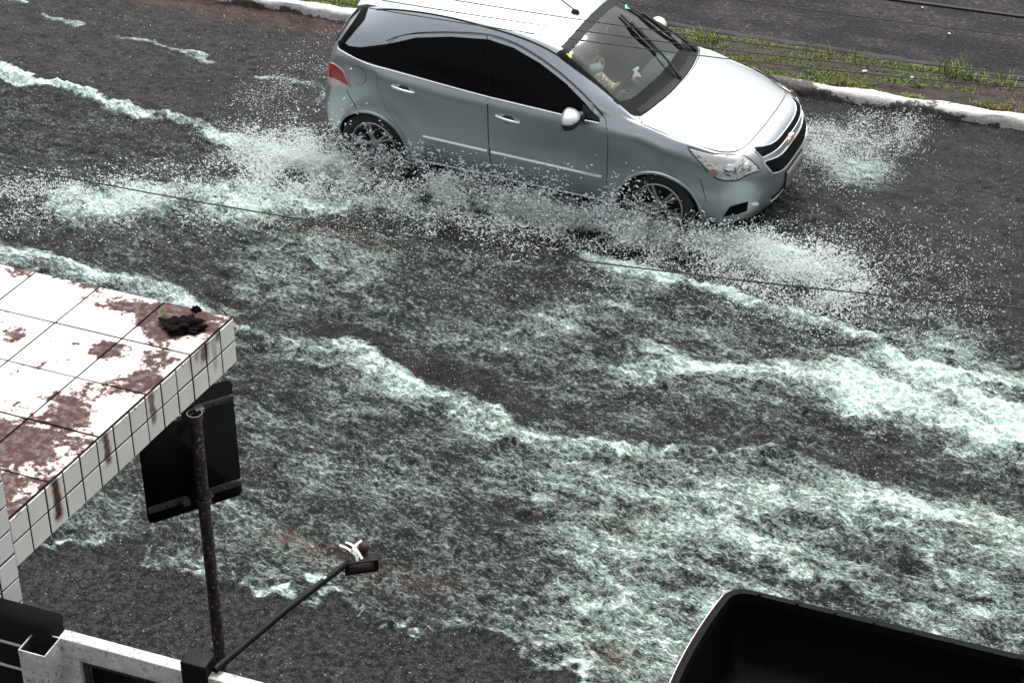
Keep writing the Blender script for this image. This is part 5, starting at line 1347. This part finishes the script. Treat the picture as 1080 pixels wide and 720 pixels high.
for sg in (-1, 1):
    y = -WY/2+sg*(WY/2+.052)
    for Q in ([(.42, 1.20), (.50, 1.56), (.85, 1.60), (.92, 1.20)], [(.98, 1.20), (.92, 1.60), (1.28, 1.54), (1.80, 1.20)]):
        bm = bmesh.new(); lo2 = []
        for x, z in Q: lo2.append(bm.verts.new((X0+x, y-sg*(.16*max(0, (z-1.12)/.55)**1.1), z)))
        f = bm.faces.new(lo2 if sg < 0 else lo2[::-1]); g_ = bmesh.ops.extrude_face_region(bm, geom=[f])
        for v in [e for e in g_['geom'] if isinstance(e, bmesh.types.BMVert)]: v.co.y += sg*.006
        fin(bm, 'window', black_gloss, trk)
    for x in (.42, X0+2.35):
        M = Matrix.Translation((x, -WY/2+sg*(WY/2-.05), .34)) @ Matrix.Rotation(-sg*PI/2, 4, 'X')
        bm = bmesh.new(); lathe(bm, [(.20, -.1), (.27, -.11), (.325, -.10), (.34, -.07), (.34, .07), (.325, .10), (.27, .11), (.20, .1)], 36, M); wh = fin(bm, 'wheel', rubber, trk, True)
        bm = bmesh.new(); lathe(bm, [(0, .07), (.05, .07), (.10, .04), (.17, .05), (.205, .095)], 36, M); fin(bm, 'rim', alloy, wh, True)

# ------------------------------------------------------------------ overhead cables, each one sagging a little along the street
cab_m = mat('cable_black', (.006, .006, .006), .6)
def cable(p0, p1, p2, z0, r, label, z2=None):
    z2 = z0 if z2 is None else z2
    A, B = Vector(at_z(*p0, z0)), Vector(at_z(*p2, z2)); d = rdir(*p1); n = Vector((-(B-A).y, (B-A).x, 0)); k = (A-Vector((0, 0, CH))).dot(n)/Vector(d).dot(n); Mp = Vector((0, 0, CH))+Vector(d)*k
    tm = (Mp-A).xy.dot((B-A).xy)/(B-A).xy.length_squared
    lin = A.z+(B.z-A.z)*tm; c = (Mp.z-lin)/(tm*(tm-1)); Lh = (B-A).xy.length
    pts = []
    for t in np.linspace(-7/Lh, 1+7/Lh, 90):
        p = A.lerp(B, t) if True else None; sag = c*t*(t-1); p = A+(B-A)*t; pts.append((p.x, p.y, p.z+max(-1.5, min(1.5, sag))))
    bm = bmesh.new(); tube(bm, pts, r, 6); return tag(fin(bm, 'overhead_cable', cab_m, None, True), label, 'cable', 'overhead cables along the street')
cable((0, 173), (540, 265), (1080, 325), 5.0, .0026, 'single thin cable crossing the whole picture below the silver car')
cable((477, 0), (713, 35.5), (1080, 79), 5.0, .0022, 'topmost of the three thin cables in front of the car roof and windscreen')
cable((400, 0), (613, 32.7), (1080, 85), 5.0, .0022, 'middle one of the three thin cables in front of the car roof')
cable((397, 10), (593, 40), (1080, 92.5), 5.0, .0022, 'lowest of the three thin cables, over the rear pillar and roof')
cable((780, 0), (930, 20.5), (1080, 39), 5.0, .0022, 'thin cable over the far carriageway, below the thick one')
cable((944, 0), (1012, 9), (1080, 18), 5.0, .0085, 'thick black cable over the far carriageway, top right')
# short ties wrapped round the single cable
# ------------------------------------------------------------------ litter
lit = mat('pale_litter', (.42, .43, .43), .6)
def litter(u, v, z, w_, h_, seed, label):
    b2 = bmesh.new(); bmesh.ops.create_icosphere(b2, subdivisions=2, radius=1)
    for vv_ in b2.verts: d = 1+.5*mnoise.noise(vv_.co*1.6+Vector((seed, 0, 0))); vv_.co = Vector((vv_.co.x*w_*.75*d, vv_.co.y*h_*.75*d, vv_.co.z*.006*d))
    bm = bmesh.new(); add(bm, b2, Matrix.Translation(Vector(at_z(u, v, z))) @ Matrix.Rotation(seed, 4, 'Z')); tag(fin(bm, 'litter', lit, None, True), label, 'litter', 'scraps of litter')
litter(973, 8, .045, .022, .016, 1.0, 'white scrap of litter on the far road, just below the thick cable')
litter(1001, 35.5, .045, .022, .018, 2.0, 'white scrap of litter lying alone on the far road below the thin cable')
litter(912, 75, .17, .035, .025, 3.3, 'white scrap of litter in the grass nearer the car')
litter(962, 82, .17, .032, .022, 4.6, 'white scrap of litter in the grass farther from the car')
# ------------------------------------------------------------------ the person behind the windscreen, hands at the wheel
def skin_mesh(name, J, E_, root, m, sub=2):
    names = list(J); me = bpy.data.meshes.new(name+'_base'); me.from_pydata([J[k][0] for k in names], [(names.index(a), names.index(b)) for a, b in E_], [])
    o = bpy.data.objects.new(name+'_tmp', me); COL.objects.link(o); md = o.modifiers.new('s', 'SKIN'); md.use_smooth_shade = True
    for i, k in enumerate(names):
        r_ = J[k][1]; me.skin_vertices[0].data[i].radius = r_ if isinstance(r_, tuple) else (r_, r_); me.skin_vertices[0].data[i].use_root = (k == root)
    sb_ = o.modifiers.new('u', 'SUBSURF'); sb_.levels = sub; sb_.render_levels = sub
    m2 = eval_mesh(o, name); bpy.data.objects.remove(o); m2.materials.clear()
    m2.polygons.foreach_set('use_smooth', [True]*len(m2.polygons)); return m2
skin_m = mat('skin', (.42, .25, .17), .55, var=.15, vscale=20)
shirt_m = bpy.data.materials.new('patterned_shirt'); shirt_m.use_nodes = True; nb = NB(shirt_m); tco = nb.n('ShaderNodeTexCoord').outputs['Object']
vo = nb.n('ShaderNodeTexVoronoi'); vo.inputs['Scale'].default_value = 28; nb.l(tco, vo.inputs['Vector'])
nb.l(nb.mix(nb.mr(vo.outputs['Distance'], .25, .55), (.80, .74, .56), (.40, .32, .20)), nb.b.inputs['Base Color']); nb.b.inputs['Roughness'].default_value = .9
jean = mat('dark_trousers', (.03, .035, .05), .9)
px_, py_ = .345, -.265                           # seat position of the figure
def J(x, y, z): return (px_+x, py_+y, z-.085)
pers = thing('person', 'person in patterned beige shirt and white mask behind the windscreen, hands at the wheel', 'person', (CARX, CARY, 0), CARA)
body_j = {'pelvis': (J(0, 0, .66), (.15, .12)), 'waist': (J(-.01, 0, .80), (.13, .105)), 'chest': (J(.04, 0, 1.0), (.155, .115)), 'collar': (J(.06, 0, 1.10), (.09, .08)), 'neck': (J(.08, 0, 1.16), .052), 'jaw': (J(.115, 0, 1.215), (.062, .068)), 'skull': (J(.10, 0, 1.285), (.078, .088)), 'crown': (J(.095, 0, 1.335), (.055, .06))}
body_e = [('pelvis', 'waist'), ('waist', 'chest'), ('chest', 'collar'), ('collar', 'neck'), ('neck', 'jaw'), ('jaw', 'skull'), ('skull', 'crown')]
for s_, n_ in ((-1, 'r'), (1, 'l')):
    body_j.update({'sh'+n_: (J(.05, s_*.17, 1.06), .062), 'el'+n_: (J(.20, s_*.25, .90), .044), 'wr'+n_: (J(.385, s_*.16, 1.045), .028), 'pa'+n_: (J(.425, s_*.135, 1.085), (.036, .020)),
                   'hp'+n_: (J(.04, s_*.10, .64), .095), 'kn'+n_: (J(.44, s_*.13, .70), .062), 'an'+n_: (J(.68, s_*.12, .36), .042), 'to'+n_: (J(.80, s_*.12, .36), .035)})
    body_e += [('collar', 'sh'+n_), ('sh'+n_, 'el'+n_), ('el'+n_, 'wr'+n_), ('wr'+n_, 'pa'+n_), ('pelvis', 'hp'+n_), ('hp'+n_, 'kn'+n_), ('kn'+n_, 'an'+n_), ('an'+n_, 'to'+n_)]
    for k in range(4):
        y0 = s_*(.135+(.024-.016*k)); b = J(.44, 0, 1.095)
        body_j.update({f'f{n_}{k}a': ((b[0]+.004, py_+y0, b[2]+.014-.008*k), .0095), f'f{n_}{k}b': ((b[0]+.032, py_+y0-s_*.010, b[2]+.020-.010*k), .0085), f'f{n_}{k}c': ((b[0]+.040-.004*k, py_+y0-s_*.020, b[2]-.004-.010*k), .0075)})
        body_e += [('pa'+n_, f'f{n_}{k}a'), (f'f{n_}{k}a', f'f{n_}{k}b'), (f'f{n_}{k}b', f'f{n_}{k}c')]
    body_j.update({f't{n_}a': (J(.415, s_*.105, 1.10), .0105), f't{n_}b': (J(.445, s_*.085, 1.105), .0085)}); body_e += [('pa'+n_, f't{n_}a'), (f't{n_}a', f't{n_}b')]
bm_ = skin_mesh('figure', body_j, body_e, 'pelvis', skin_m)
fig = link_mesh('figure', bm_, skin_m, pers)
# face: nose, eyes, ears, mask; short dark hair
bm = bmesh.new(); hx_, hy_, hz_ = J(.10, 0, 1.28)
box(bm, (hx_+.105, hy_, hz_-.012), (.03, .024, .045), Euler((0, R(-18), 0)).to_matrix(), .009, 3)
for s_ in (-1, 1):
    b2 = bmesh.new(); bmesh.ops.create_uvsphere(b2, u_segments=10, v_segments=8, radius=.02)
    for v in b2.verts: v.co.y *= .4
    add(bm, b2, Matrix.Translation((hx_-.01, hy_+s_*.083, hz_-.01)))
fin(bm, 'face', skin_m, fig, True)
for s_ in (-1, 1):
    bm = bmesh.new(); b2 = bmesh.new(); bmesh.ops.create_uvsphere(b2, u_segments=12, v_segments=8, radius=.013); add(bm, b2, Matrix.Translation((hx_+.078, hy_+s_*.032, hz_+.008))); fin(bm, 'eye', mat('eye', (.04, .03, .025), .2), fig, True)
bm = bmesh.new(); b2 = bmesh.new(); bmesh.ops.create_uvsphere(b2, u_segments=24, v_segments=16, radius=1)
for v in b2.verts: v.co = Vector((v.co.x*.108, v.co.y*.092, v.co.z*.098))
bmesh.ops.delete(b2, geom=[f for f in b2.faces if f.calc_center_median().z < .01+.55*f.calc_center_median().x], context='FACES')
add(bm, b2, Matrix.Translation((hx_-.004, hy_, hz_+.012))); fin(bm, 'hair', mat('hair_dark', (.02, .015, .012), .7), pers, True)
bm = bmesh.new(); b2 = bmesh.new(); bmesh.ops.create_uvsphere(b2, u_segments=24, v_segments=16, radius=1)
for v in b2.verts: v.co = Vector((v.co.x*.088, v.co.y*.082, v.co.z*.062))
bmesh.ops.delete(b2, geom=[f for f in b2.faces if f.calc_center_median().x < .0], context='FACES')
add(bm, b2, Matrix.Translation((hx_+.028, hy_, hz_-.062))); fin(bm, 'face_mask', mat('mask_white', (.72, .80, .80), .8), pers, True)
# clothing: sleeves end above the wrist
sh_j = {k: (v[0], tuple(r*1.10+.006 for r in (v[1] if isinstance(v[1], tuple) else (v[1], v[1])))) for k, v in body_j.items() if k in ('pelvis', 'waist', 'chest', 'collar', 'shr', 'shl', 'elr', 'ell')}
for n_ in 'rl':
    e, w_ = Vector(body_j['el'+n_][0]), Vector(body_j['wr'+n_][0]); sh_j['cu'+n_] = (tuple(e.lerp(w_, .75)), (.043, .043))
link_mesh('shirt', skin_mesh('shirt', sh_j, [('pelvis', 'waist'), ('waist', 'chest'), ('chest', 'collar')]+[q for n_ in 'rl' for q in (('collar', 'sh'+n_), ('sh'+n_, 'el'+n_), ('el'+n_, 'cu'+n_))], 'pelvis', shirt_m), shirt_m, pers)
tr_j = {k: (v[0], tuple(r*1.1+.008 for r in (v[1] if isinstance(v[1], tuple) else (v[1], v[1])))) for k, v in body_j.items() if k[:2] in ('pe', 'hp', 'kn', 'an')}
link_mesh('trousers', skin_mesh('trousers', tr_j, [q for n_ in 'rl' for q in (('pelvis', 'hp'+n_), ('hp'+n_, 'kn'+n_), ('kn'+n_, 'an'+n_))], 'pelvis', jean), jean, pers)
for n_ in 'rl':
    a = Vector(body_j['an'+n_][0]); bm = bmesh.new(); box(bm, a+Vector((.07, 0, -.03)), (.25, .09, .085), Euler((0, R(12), 0)).to_matrix(), .035, 3); fin(bm, 'shoe', black_plastic, pers, True)
